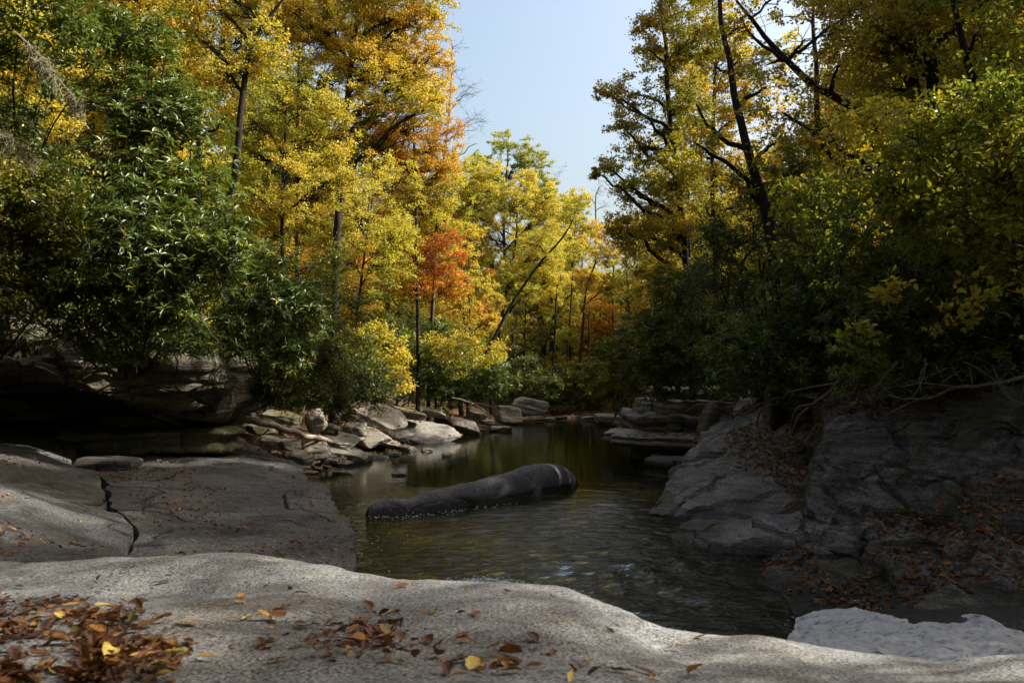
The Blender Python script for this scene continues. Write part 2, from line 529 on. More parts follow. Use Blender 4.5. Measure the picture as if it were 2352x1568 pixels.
def ledge(name, outline, ztop, thick, mat, label, tilt=(0, 0), seed=1, noise=0.05, na=260, cat='rock ledge', key=None, lip=1.0):
    O = np.array(outline, float)
    A = catmull(np.concatenate([O, O[:3]]), (len(O) + 2) * 40 + 1)
    A = A[:len(O) * 40]
    A = A[np.linspace(0, len(A) - 1, na).astype(int)]
    c = O.mean(0)
    prof = [(0.02, 1), (.2, 1), (.4, 1), (.6, 1), (.75, 1), (.85, 1), (.92, 1), (.96, .99), (.985, .95), (1, .87), (1.0, .77), (1.0, .67), (1, .57), (1, .47), (1.0, .37), (.99, .27), (.985, .18), (.97, .08), (.92, .01), (.6, -.02), (.05, -.02)]
    rr_ = np.random.default_rng(seed + 40)
    seeds = A[rr_.integers(0, len(A), 13)]
    cell = ((A[:, None] - seeds[None]) ** 2).sum(-1).argmin(1)
    dirs = rr_.normal(0, .16, (13, 2)); offs = rr_.normal(0, .07, 13)
    A = A + unit(A - c) * (((A - seeds[cell]) * dirs[cell]).sum(1) + offs[cell])[:, None] * min(1.0, np.ptp(A[:, 0]) / 2.5)
    V = []
    for s, z in prof:
        xy = c + (A - c) * s
        zz = ztop + (xy - c) @ np.array(tilt) - thick * (1 - z)
        V.append(np.concatenate([xy, zz[:, None]], 1))
    V = np.array(V)
    dd = fbm(V, 1.2, 5, seed) * noise * 2
    s2 = V[..., 2] * 11 + fbm(V, 0.6, 3, seed + 5) * 1.5
    out = np.concatenate([unit((V[..., :2] - c)), np.zeros(V.shape[:2] + (1,))], -1)
    sidew = np.array([max(0, min(1, (s - .8) * 5)) if z < .97 else 0 for s, z in prof])[:, None]
    V = V + out * (sidew * np.tanh(vnoise(np.stack([s2, s2 * 0, s2 * 0], -1), seed) * 3.5) * noise * 1.3)[..., None] + out * (dd * 1.6 * np.array([s for s, z in prof])[:, None] ** 2)[..., None]
    V[..., 2] += dd
    n, m = V.shape[:2]
    i = np.arange(n * m).reshape(n, m)
    i2 = np.roll(i, -1, 1)
    Fc = [np.stack([i[:-1], i[1:], i2[1:], i2[:-1]], -1).reshape(-1, 4)]
    Vf = V.reshape(-1, 3)
    Fc_all = Fc + [np.array([list(i[-1])])] + [np.array([list(i[0][::-1])])]
    if key:
        BVHS[key] = BVHTree.FromPolygons([Vector(v) for v in Vf], Fc[0].tolist())
    base = np.array([c[0], c[1], Vf[:, 2].min()])
    o = link(name, mesh_np(name, Vf - base, Fc_all), mat, None, base)
    tag(o, label, cat)
    return o


def tubes(curves, radii, sides=4):
    """curves (M,K,3), radii (M,K) -> verts, quad faces"""
    C = np.asarray(curves, float); R = np.asarray(radii, float)
    M, K = C.shape[:2]
    T = unit(np.gradient(C, axis=1))
    ref = np.where(np.abs(T[:, :1, 2:3]) > 0.8, np.array([1.0, 0.2, 0]), np.array([0.1, 0.2, 1.0]))
    U = unit(np.cross(T, ref)); W = np.cross(T, U)
    a = np.linspace(0, 2 * PI, sides, endpoint=False)
    V = C[:, :, None] + R[:, :, None, None] * (U[:, :, None] * np.cos(a)[:, None] + W[:, :, None] * np.sin(a)[:, None])
    i = np.arange(M * K * sides).reshape(M, K, sides)
    i2 = np.roll(i, -1, 2)
    Fc = np.stack([i[:, :-1], i2[:, :-1], i2[:, 1:], i[:, 1:]], -1).reshape(-1, 4)
    return V.reshape(-1, 3), Fc


def join(parts):
    V, Fc, k = [], [], 0
    for v, f in parts:
        V.append(v); Fc.append(f + k); k += len(v)
    return np.concatenate(V), np.concatenate(Fc)


# ------------------------------------------------------------------ foliage
KITE = (np.array([[0, 0, 0], [0.42, 0.40, 0.07], [1, 0, -0.04], [0.42, -0.40, 0.07]]), np.array([[0, 1, 2, 3]]))
LEAF6 = (np.array([[0, 0, 0], [.28, .40, .07], [.68, .36, .07], [1, 0, -.06], [.68, -.36, .07], [.28, -.40, .07]]),
         np.array([[0, 1, 2, 3], [0, 3, 4, 5]]))


def leaf_geo(pos, nrm, tan, size, hue, tmpl, width=1.0):
    V0, F0 = tmpl
    V0 = V0 * np.array([1, width, 1])
    z = unit(nrm)
    x = unit(tan - z * (tan * z).sum(-1, keepdims=True))
    y = np.cross(z, x)
    V = pos[:, None] + size[:, None, None] * (V0[None, :, :1] * x[:, None] + V0[None, :, 1:2] * y[:, None] + V0[None, :, 2:] * z[:, None])
    n, k = len(pos), len(V0)
    Fc = (F0[None] + (np.arange(n) * k)[:, None, None]).reshape(-1, F0.shape[1])
    return V.reshape(-1, 3), Fc, np.repeat(hue, k)


def bez(p0, p1, p2, K):
    t = np.linspace(0, 1, K)[:, None]
    return (1 - t) ** 2 * p0 + 2 * t * (1 - t) * p1 + t * t * p2


def grow(name, label, cat, path, r0, lobes, mat, leaf=0.09, k=40, lpc=70, hue=0.5, style='scatter', bark=None, group=None,
         trunk_name='trunk', seed=None, cl_r=0.30, width=1.0, tmpl=KITE, up=0.6, flat=0.8, twig_mat=None, huev=0.22, stems=None, at_limb=0.25,
         tips=None, twigs=5, shell=0.45, rtop=0.12, gap=-0.4, carve=True):
    """one tree or shrub: trunk (with limbs), branches and crown.
    path = world points of the trunk; lobes = (centre, radius) of the crown's masses"""
    r = np.random.default_rng(seed if seed is not None else abs(hash(label)) % 9999)
    path = np.asarray(path, float)
    base = path[0].copy()
    K = 26
    T = catmull(path, K)
    L = np.linalg.norm(path[-1] - path[0])
    wob = np.stack([fbm(np.stack([np.linspace(0, 5, K), np.full(K, 7.1 * j), np.full(K, base[0])], -1), 1, 3, 5) for j in range(3)], -1)
    T = T + wob * L * 0.018 * np.linspace(0, 1, K)[:, None] * np.array([1, 1, 0.2])
    tt = np.linspace(0, 1, K)
    Rt = r0 * (1 - tt) ** 0.75 * (1 - rtop) + r0 * rtop
    Rt[:3] *= np.array([1.35, 1.12, 1.03])
    parts = [tubes(T[None], Rt[None], 9)]
    br, tw, leaf_p, leaf_ax, leaf_h, leaf_c = [], [], [], [], [], []
    limbs = []
    trunks = [(T, Rt)]
    if stems:
        for s in stems:
            q = catmull(np.asarray(s, float), K)
            q = q + wob[::-1] * 0.03 * np.linspace(0, 1, K)[:, None] * L
            Rs = r0 * 0.7 * (1 - tt) ** 0.7 * 0.85 + r0 * 0.1
            parts.append(tubes(q[None], Rs[None], 7)); trunks.append((q, Rs))
    BK = 7
    for (c, rad) in lobes:
        c = np.asarray(c, float)
        rad3 = np.array([rad, rad, rad * flat])
        # limb
        best = None
        for (tr, Rr) in trunks:
            h = np.linalg.norm((tr - c)[:, :2], axis=1)
            want = c[2] - 0.75 * h
            sc = np.abs(tr[:, 2] - want) + 0.35 * h
            sc[:3] += 1e3 if L > 2.5 else 0
            j = int(np.argmin(sc))
            if best is None or sc[j] < best[0]: best = (sc[j], tr, Rr, j)
        _, tr, Rr, j = best
        a = tr[j]
        mid = (a + c) / 2 + np.array([r.normal(0, .12), r.normal(0, .12), 0.10 + r.normal(0, .08)]) * np.linalg.norm(c - a)
        lc = bez(a, mid, c, 9)
        lc[1:-1] += r.normal(0, 0.02, (7, 3)) * np.linalg.norm(c - a)
        rl = min(Rr[j] * 0.72, 0.02 + 0.05 * rad + 0.012 * np.linalg.norm(c - a))
        parts.append(tubes(lc[None], np.linspace(rl, rl * 0.35, 9)[None], 6))
        # clusters
        n = max(5, int(k * rad * rad * 1.0))
        u = unit(r.normal(size=(n, 3)))
        rr = shell + (1 - shell) * r.random(n) ** 0.7
        rr = np.where(r.random(n) < 0.3, r.random(n) * 0.8, rr)
        cc = c + u * rr[:, None] * rad3
        # gaps: drop clusters where a slow noise is low
        keep = fbm(cc, 0.9 / max(rad, 0.5), 2, int(r.integers(99))) > gap
        for (g, gr) in (GAPS if carve else []):
            w = cc - g
            t_ = w @ SUN
            keep &= ~((np.linalg.norm(w - t_[:, None] * SUN, axis=1) < gr + 0.7 * min(cl_r, .5)) & (t_ > 2.5))
        cc = cc[keep]; n = len(cc)
        if n == 0: continue
        s0 = lc[np.clip((r.random(n) ** 0.6 * 9).astype(int), int(9 * at_limb), 8)]
        m_ = (s0 + cc) / 2 + r.normal(0, 0.1, (n, 3)) * np.linalg.norm(cc - s0, axis=1, keepdims=True) + np.array([0, 0, .05])
        t = np.linspace(0, 1, BK)[None, :, None]
        bc = (1 - t) ** 2 * s0[:, None] + 2 * t * (1 - t) * m_[:, None] + t * t * cc[:, None]
        bc[:, 1:-1] += (r.normal(0, 0.045, (n, BK - 2, 3)) * np.linalg.norm(cc - s0, axis=1)[:, None, None])
        br.append((bc, np.linspace(1, 0.35, BK)[None] * (0.005 + 0.004 * np.linalg.norm(cc - s0, axis=1))[:, None] * (1.2 if rad > .6 else 0.9)))
        # twigs
        cl = min(cl_r, rad * 0.6)
        td = unit(r.normal(size=(n, twigs, 3)) * np.array([1, 1, 0.55]) + unit(cc - s0)[:, None] * 0.5 + np.array([0, 0, 0.1]))
        tl = r.uniform(0.5, 1.25, (n, twigs)) * cl
        tp = cc[:, None] + td * tl[..., None]
        t4 = np.linspace(0, 1, 4)[None, None, :, None]
        tc = cc[:, None, None] + td[:, :, None] * tl[..., None, None] * t4 + np.array([0, 0, -0.08]) * cl * t4 ** 2
        tw.append((tc.reshape(-1, 4, 3), np.broadcast_to(np.linspace(0.0042, 0.0018, 4), (n * twigs, 4)) * (1 + 0.4 * rad)))
        hl = r.normal(0, huev * 0.6)
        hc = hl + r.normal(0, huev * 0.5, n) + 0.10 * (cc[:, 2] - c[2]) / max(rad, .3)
        if style == 'rosette':
            leaf_p.append(tp.reshape(-1, 3)); leaf_ax.append(td.reshape(-1, 3)); leaf_h.append(np.repeat(hc, twigs)); leaf_c.append(None)
        elif lpc > 0:
            m = max(1, int(lpc / twigs))
            ft = r.uniform(0.1, 1.1, (n, twigs, m, 1))
            lp = cc[:, None, None] + td[:, :, None] * tl[..., None, None] * ft + r.normal(0, 0.22, (n, twigs, m, 3)) * cl * np.array([1, 1, 0.6])
            leaf_p.append(lp.reshape(-1, 3))
            leaf_ax.append(np.repeat(td.reshape(-1, 3), m, 0)); leaf_h.append(np.repeat(np.repeat(hc, twigs), m))
    root = empty(name, base)
    V, Fc = join(parts)
    link(trunk_name, mesh_np('trunk', V - base, [Fc]), bark or BARK, root)
    V, Fc = join([tubes(a, b, 3) for a, b in br] + [tubes(a, b, 3) for a, b in tw])
    link('branches', mesh_np('branches', V - base, [Fc]), twig_mat or bark or BARK, root)
    if leaf_p:
        p = np.concatenate(leaf_p); ax = np.concatenate(leaf_ax); h = np.concatenate(leaf_h)
        if style == 'rosette':
            nl = 8
            n = len(p)
            axis = unit(ax * 0.7 + np.array([0, 0, 0.75]) + r.normal(0, 0.18, (n, 3)))
            b1 = unit(np.cross(axis, r.normal(size=(n, 3)))); b2 = np.cross(axis, b1)
            ang = (np.arange(nl) / nl * 2 * PI)[None] + r.normal(0, 0.2, (n, nl))
            el = r.uniform(-0.35, 0.75, (n, nl))
            out = (b1[:, None] * np.cos(ang)[..., None] + b2[:, None] * np.sin(ang)[..., None])
            d = unit(out * np.cos(el)[..., None] + axis[:, None] * np.sin(el)[..., None])
            nr = unit(axis[:, None] * np.cos(el)[..., None] - out * np.sin(el)[..., None])
            pos = np.repeat(p[:, None], nl, 1) + d * 0.012
            sz = leaf * r.uniform(0.65, 1.15, (n, nl))
            hh = hue + np.repeat(h[:, None], nl, 1) * 0.6 + r.normal(0, 0.18, (n, nl))
            hh = np.where(r.random((n, nl)) < 0.985, np.minimum(hh, 0.93), 0.99)
            V, Fc, H = leaf_geo(pos.reshape(-1, 3), nr.reshape(-1, 3), d.reshape(-1, 3), sz.ravel(), hh.ravel(), LEAF6, width)
        else:
            n = len(p)
            nr = unit(r.normal(size=(n, 3)) + np.array([0, 0, up]))
            tn = ax + r.normal(0, 0.9, (n, 3)) + np.array([0, 0, -0.35])
            sz = leaf * r.uniform(0.55, 1.2, n)
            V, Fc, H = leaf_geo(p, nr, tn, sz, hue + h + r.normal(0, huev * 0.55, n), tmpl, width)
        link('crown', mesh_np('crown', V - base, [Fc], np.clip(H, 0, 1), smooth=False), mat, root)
    tag(root, label, cat, group)
    return root


DENS = 1.45


def px_lobes(D, L):
    out = []
    for l in L:
        px, py, rp = l[:3]
        dD = l[3] if len(l) > 3 else rng.uniform(-0.6, 0.6) * rp / F * D
        out.append((P(px, py, D + dD), rp / F * D))
    return out


def px_path(D, pts, gnd=True):
    out = [P(a[0], a[1], D + (a[2] if len(a) > 2 else 0)) for a in pts]
    if gnd:
        b = out[0].copy(); b[2] = gz(b[0], b[1]) - 0.15
        if out[0][2] - b[2] > 0.25: out.insert(0, b)
        else: out[0] = b
    return out


def tree(name, label, D, pts, L, mat, r0=0.12, cat='tree', **kw):
    if mat is not None:
        kw['k'] = kw.get('k', 40) * DENS
        kw['leaf'] = kw.get('leaf', .09) * .80
        kw['lpc'] = kw.get('lpc', 70) * 1.2
        kw['cl_r'] = kw.get('cl_r', .30) * .85
        kw.setdefault('gap', -.22)
        L = [(l[0], l[1], l[2] * 1.08) + tuple(l[3:]) for l in L]
    return grow(name, label, cat, px_path(D, pts), r0, px_lobes(D, L), mat, **kw)
# ------------------------------------------------------------------ water
def water_mat():
    m, nt, out = new_mat('stream_water')
    L = nt.links.new
    tc = N(nt, 'ShaderNodeTexCoord')
    sp = N(nt, 'ShaderNodeSeparateXYZ'); L(tc.outputs['Object'], sp.inputs[0])

    def noise(sc, scale3, det=4, dist=0.0):
        mp = N(nt, 'ShaderNodeMapping'); mp.inputs['Scale'].default_value = scale3
        mp.inputs['Rotation'].default_value = (0, 0, 0.25)
        L(tc.outputs['Object'], mp.inputs['Vector'])
        n = N(nt, 'ShaderNodeTexNoise'); n.inputs['Scale'].default_value = sc; n.inputs['Detail'].default_value = det
        n.inputs['Distortion'].default_value = dist
        L(mp.outputs['Vector'], n.inputs['Vector'])
        return n.outputs['Fac']
    r1 = ramp(nt, [(0.0, 0.5), (1.0, 1.0)])
    n1 = noise(3.4, (1, 2.0, 1), 6, 0.8)
    n2 = noise(12.0, (1, 1.7, 1), 5, 0.5)
    ad = N(nt, 'ShaderNodeMath', operation='MULTIPLY_ADD'); ad.inputs[1].default_value = 0.3
    L(n2, ad.inputs[0]); L(n1, ad.inputs[2])
    # ripples die out away from the rapids
    mr = N(nt, 'ShaderNodeMapRange'); mr.inputs['From Min'].default_value = 7; mr.inputs['From Max'].default_value = 16
    mr.inputs['To Min'].default_value = 0.75; mr.inputs['To Max'].default_value = 0.03
    L(sp.outputs['Y'], mr.inputs['Value'])
    b = N(nt, 'ShaderNodeBump'); b.inputs['Distance'].default_value = 0.09
    L(mr.outputs['Result'], b.inputs['Strength']); L(ad.outputs[0], b.inputs['Height'])
    fr = N(nt, 'ShaderNodeFresnel'); fr.inputs['IOR'].default_value = 1.33
    L(b.outputs[0], fr.inputs['Normal'])
    gl = N(nt, 'ShaderNodeBsdfGlossy'); gl.inputs['Roughness'].default_value = 0.03
    L(b.outputs[0], gl.inputs['Normal'])
    tr = N(nt, 'ShaderNodeBsdfTransparent'); tr.inputs['Color'].default_value = (0.42, 0.36, 0.14, 1)
    df = N(nt, 'ShaderNodeBsdfDiffuse'); df.inputs['Color'].default_value = (0.020, 0.021, 0.005, 1)
    body = N(nt, 'ShaderNodeMixShader'); body.inputs['Fac'].default_value = 0.55
    L(tr.outputs[0], body.inputs[1]); L(df.outputs[0], body.inputs[2])
    mx = N(nt, 'ShaderNodeMixShader')
    L(fr.outputs[0], mx.inputs['Fac']); L(body.outputs[0], mx.inputs[1]); L(gl.outputs[0], mx.inputs[2])
    L(mx.outputs[0], out.inputs['Surface'])
    return m


def build_water():
    gx = np.linspace(-9, 11, 260); gy = np.concatenate([np.linspace(1.5, 20, 330), np.linspace(20.3, 60, 110)])
    X, Y = np.meshgrid(gx, gy)
    Pn = np.stack([X, Y, X * 0], -1)
    a = np.interp(Y, [5, 8, 12, 18], [1.0, 0.8, 0.35, 0.0])
    # the current from the rapids on the right spreads over the near pool
    a = a * np.interp(X, [-2.5, -0.5, 1.5], [0.25, 0.7, 1.0])
    Z = a * (0.034 * fbm(Pn * np.array([1, 1.8, 1]), 1.1, 3, 21) + 0.040 * (1 - np.abs(fbm(Pn * np.array([1, 1.7, 1]) + 0.25 * fbm(Pn, 0.9, 2, 9)[..., None], 2.4, 3, 27)) * 2.2))
    V = np.stack([X, Y, Z], -1).reshape(-1, 3)
    n, m = X.shape
    i = np.arange(n * m).reshape(n, m)
    Fc = np.stack([i[:-1, :-1], i[:-1, 1:], i[1:, 1:], i[1:, :-1]], -1).reshape(-1, 4)
    o = link('water', mesh_np('water', V, [Fc]), water_mat())
    tag(o, kind='structure')


build_water()

# ------------------------------------------------------------------ rocks
# foreground slab the camera stands over
cols = [-500, 0, 250, 500, 700, 830, 960, 1120, 1280, 1400, 1520, 1650, 1760, 1900, 2150, 2352, 2900]
crest = [1290, 1292, 1290, 1286, 1300, 1324, 1332, 1338, 1352, 1400, 1452, 1468, 1462, 1488, 1512, 1502, 1560]
cd = [3.9, 3.8, 3.75, 3.7, 3.6, 3.5, 3.4, 3.35, 3.25, 3.15, 3.05, 3.0, 2.95, 2.9, 2.85, 2.8, 2.7]
rows = []
rows.append([(x, 3600, 0.60) for x in cols])
rows.append([(x, 2150, 1.02) for x in cols])
rows.append([(x, 1660, 1.55 + 0.05 * math.sin(x / 260)) for x in cols])
b1, b2 = [], []
for x, c, d in zip(cols, crest, cd):
    hump = 0.09 * math.exp(-((x - 760) / 190) ** 2)
    b1.append((x, 1660 + (c - 1660) * 0.55, 1.55 + (d - 1.55) * 0.38 - hump))
    dip = 0.16 * math.exp(-((x - 200) / 260) ** 2)
    b2.append((x, 1660 + (c - 1660) * 0.86, 1.55 + (d - 1.55) * 0.72 + dip * 0.4))
rows += [b1, b2]
rows.append([(x, c, d) for x, c, d in zip(cols, crest, cd)])
rows.append([(x, c + 22, d + 0.35) for x, c, d in zip(cols, crest, cd)])
rows.append([(x, c + 190, d + 0.62) for x, c, d in zip(cols, crest, cd)])
rows.append([(x, c + 620, d + 0.75) for x, c, d in zip(cols, crest, cd)])
loft('boulder', rows, 420, 300, FG, noise=[(0.035, 1.6, 3, 4), (0.010, 6, 4, 9), (0.0025, 40, 3, 5)], key='fg',
     label='broad pale speckled granite slab strewn with fallen leaves across the very front', cat='rock')

# left bank: two big flat slabs with a crack between them
rows = [[(340, 1360, 5.8), (500, 1370, 6.0), (690, 1380, 6.2), (822, 1385, 7.0)],
        [(318, 1270, 7.2), (500, 1270, 7.5), (690, 1270, 7.8), (819, 1270, 8.2)],
        [(280, 1180, 8.8), (450, 1180, 9.2), (650, 1172, 9.6), (802, 1190, 9.6)],
        [(228, 1090, 11), (400, 1100, 11.3), (590, 1100, 11.8), (728, 1110, 12)],
        [(192, 1042, 12.8), (380, 1040, 13.5), (560, 1050, 14), (676, 1062, 14.6)],
        [(172, 1008, 14.3), (350, 1012, 15), (500, 1017, 16), (622, 1036, 16.6)],
        [(195, 990, 15.4), (350, 990, 16.4), (490, 996, 17.4), (570, 1010, 17.6)]]
loft('boulder', rows, 320, 380, SLAB, noise=[(0.09, 0.7, 3, 14), (0.03, 3.0, 5, 15), (.006, 14, 3, 16)], key='slab2', warp=(.20, 1.1), extra=both(grooves(.45, .03, .05, 5, (1, 1, .3)), grooves(.9, .018, .035, 33, (.6, 1.3, .3)), beds(.8, .05, (.25, -.9, .3), 12)),
     label='largest grey flat slab of the left bank, sloping to the pool')
rows = [[(-400, 1380, 4.0), (-60, 1370, 4.7), (150, 1365, 5.0), (322, 1370, 5.8)],
        [(-400, 1260, 5.0), (-60, 1255, 5.9), (150, 1250, 6.5), (309, 1268, 7.1)],
        [(-400, 1150, 6.2), (-60, 1150, 7.2), (110, 1152, 8), (268, 1178, 8.7)],
        [(-400, 1100, 7.2), (-60, 1100, 8.4), (50, 1104, 9.1), (215, 1094, 10.8)]]
loft('boulder', rows, 220, 220, SLAB, noise=[(0.09, 0.8, 3, 24), (0.03, 3.0, 5, 25), (.006, 14, 3, 16)], key='slab1', warp=(.20, 1.1), extra=both(grooves(.6, .03, .04, 6, (1, 1, .3)), grooves(1.0, .018, .03, 34, (.6, 1.3, .3))),
     label='grey flat slab at the left edge beside the long crack, below the low step')
rows = [[(-400, 1110, 7.2), (-60, 1110, 8.5), (60, 1108, 9.3), (214, 1098, 10.8)],
        [(-400, 1084, 7.4), (-60, 1082, 8.7), (60, 1078, 9.6), (208, 1086, 10.9)],
        [(-400, 1062, 8.0), (-60, 1058, 9.3), (50, 1052, 10.2), (190, 1064, 11.5)],
        [(-400, 1030, 9.2), (-60, 1026, 10.4), (20, 1022, 11.3), (165, 1022, 12.9)],
        [(-400, 995, 10.6), (-60, 990, 12), (0, 986, 13), (158, 990, 14.3)]]
loft('boulder', rows, 120, 90, SLAB, noise=[(0.04, 1.1, 3, 34), (0.02, 3.5, 4, 35)], key='slab0', warp=(.20, 1.1), 
     label='low grey step of rock at the left edge, above the cracked flat slab')
boulder('boulder', P(245, 1072, 12.0), (0.55, 0.55, 0.17), 5, SLAB, 'small flat rounded stone lying on the flat slabs below the mossy steps', yaw=.3, sub=4, p=8)
# mossy layered steps below the overhang
ledge('rock_ledge', [P(150, 1010, 13.4)[:2], P(330, 1005, 13.3)[:2], P(500, 1000, 13.8)[:2], P(545, 985, 15.2)[:2], P(480, 960, 17.0)[:2], P(200, 960, 16.6)[:2]],
      1.26, 0.42, MOSSY, 'mossy layered rock step under the overhanging boulder', tilt=(-0.01, 0.035), seed=8, noise=0.06, key='step')
ledge('rock_ledge', [P(230, 990, 14.3)[:2], P(400, 985, 14.2)[:2], P(515, 985, 14.8)[:2], P(500, 960, 16.5)[:2], P(260, 955, 16.6)[:2]],
      1.42, 0.2, MOSSY, 'upper thin mossy rock layer in dappled light under the overhanging boulder', tilt=(0.0, 0.02), seed=18, noise=0.05)
boulder('boulder', P(100, 935, 13.6), (0.82, 0.6, 0.30), 17, CLIFF, 'dark square block wedged beneath the overhanging boulder', yaw=0.05, box=1.0, planes=7, p=22)
# the overhanging boulder
rows = [[(-300, 850, 17.0), (100, 900, 17.0), (300, 930, 17.0), (450, 960, 17.0), (515, 965, 17.2), (540, 955, 17.3)],
        [(-300, 845, 13.5), (100, 893, 13.8), (300, 932, 14.2), (450, 965, 14.6), (515, 968, 14.9), (545, 950, 15.4)],
        [(-300, 815, 11.4), (90, 880, 11.6), (265, 920, 12.0), (430, 948, 12.6), (505, 962, 13.2), (553, 942, 14.2)],
        [(-300, 780, 11.2), (80, 845, 11.4), (255, 885, 11.8), (425, 905, 12.4), (515, 915, 13.0), (560, 905, 14.0)],
        [(-300, 740, 11.5), (70, 800, 11.6), (245, 840, 11.9), (415, 860, 12.2), (510, 862, 12.8), (560, 868, 13.9)],
        [(-300, 700, 12.2), (60, 765, 12.2), (245, 795, 12.3), (410, 812, 12.4), (490, 825, 13.0), (545, 845, 14.2)],
        [(-300, 690, 14.5), (60, 750, 14.5), (245, 780, 14.5), (400, 795, 14.8), (480, 808, 15.2), (530, 830, 15.6)]]
loft('boulder', rows, 360, 280, CLIFF, noise=[(0.20, 0.9, 4, 41), (0.04, 4, 4, 42)], strata=(0.06, 2.6, (0.18, -0.1, 0.97), 7), skirt=(-0.3, 3.5, 0.2), key='over', extra=both(facets(6, 22, .13), beds(2.4, .14, (.22, -.1, .97), 9), grooves(.7, .05, .14, 7, (.5, .5, 1.8)), grooves(1.3, .05, .06, 17, (.5, .5, 1.6))),
     label='huge brown overhanging boulder beneath the left rhododendrons, dappled with light')

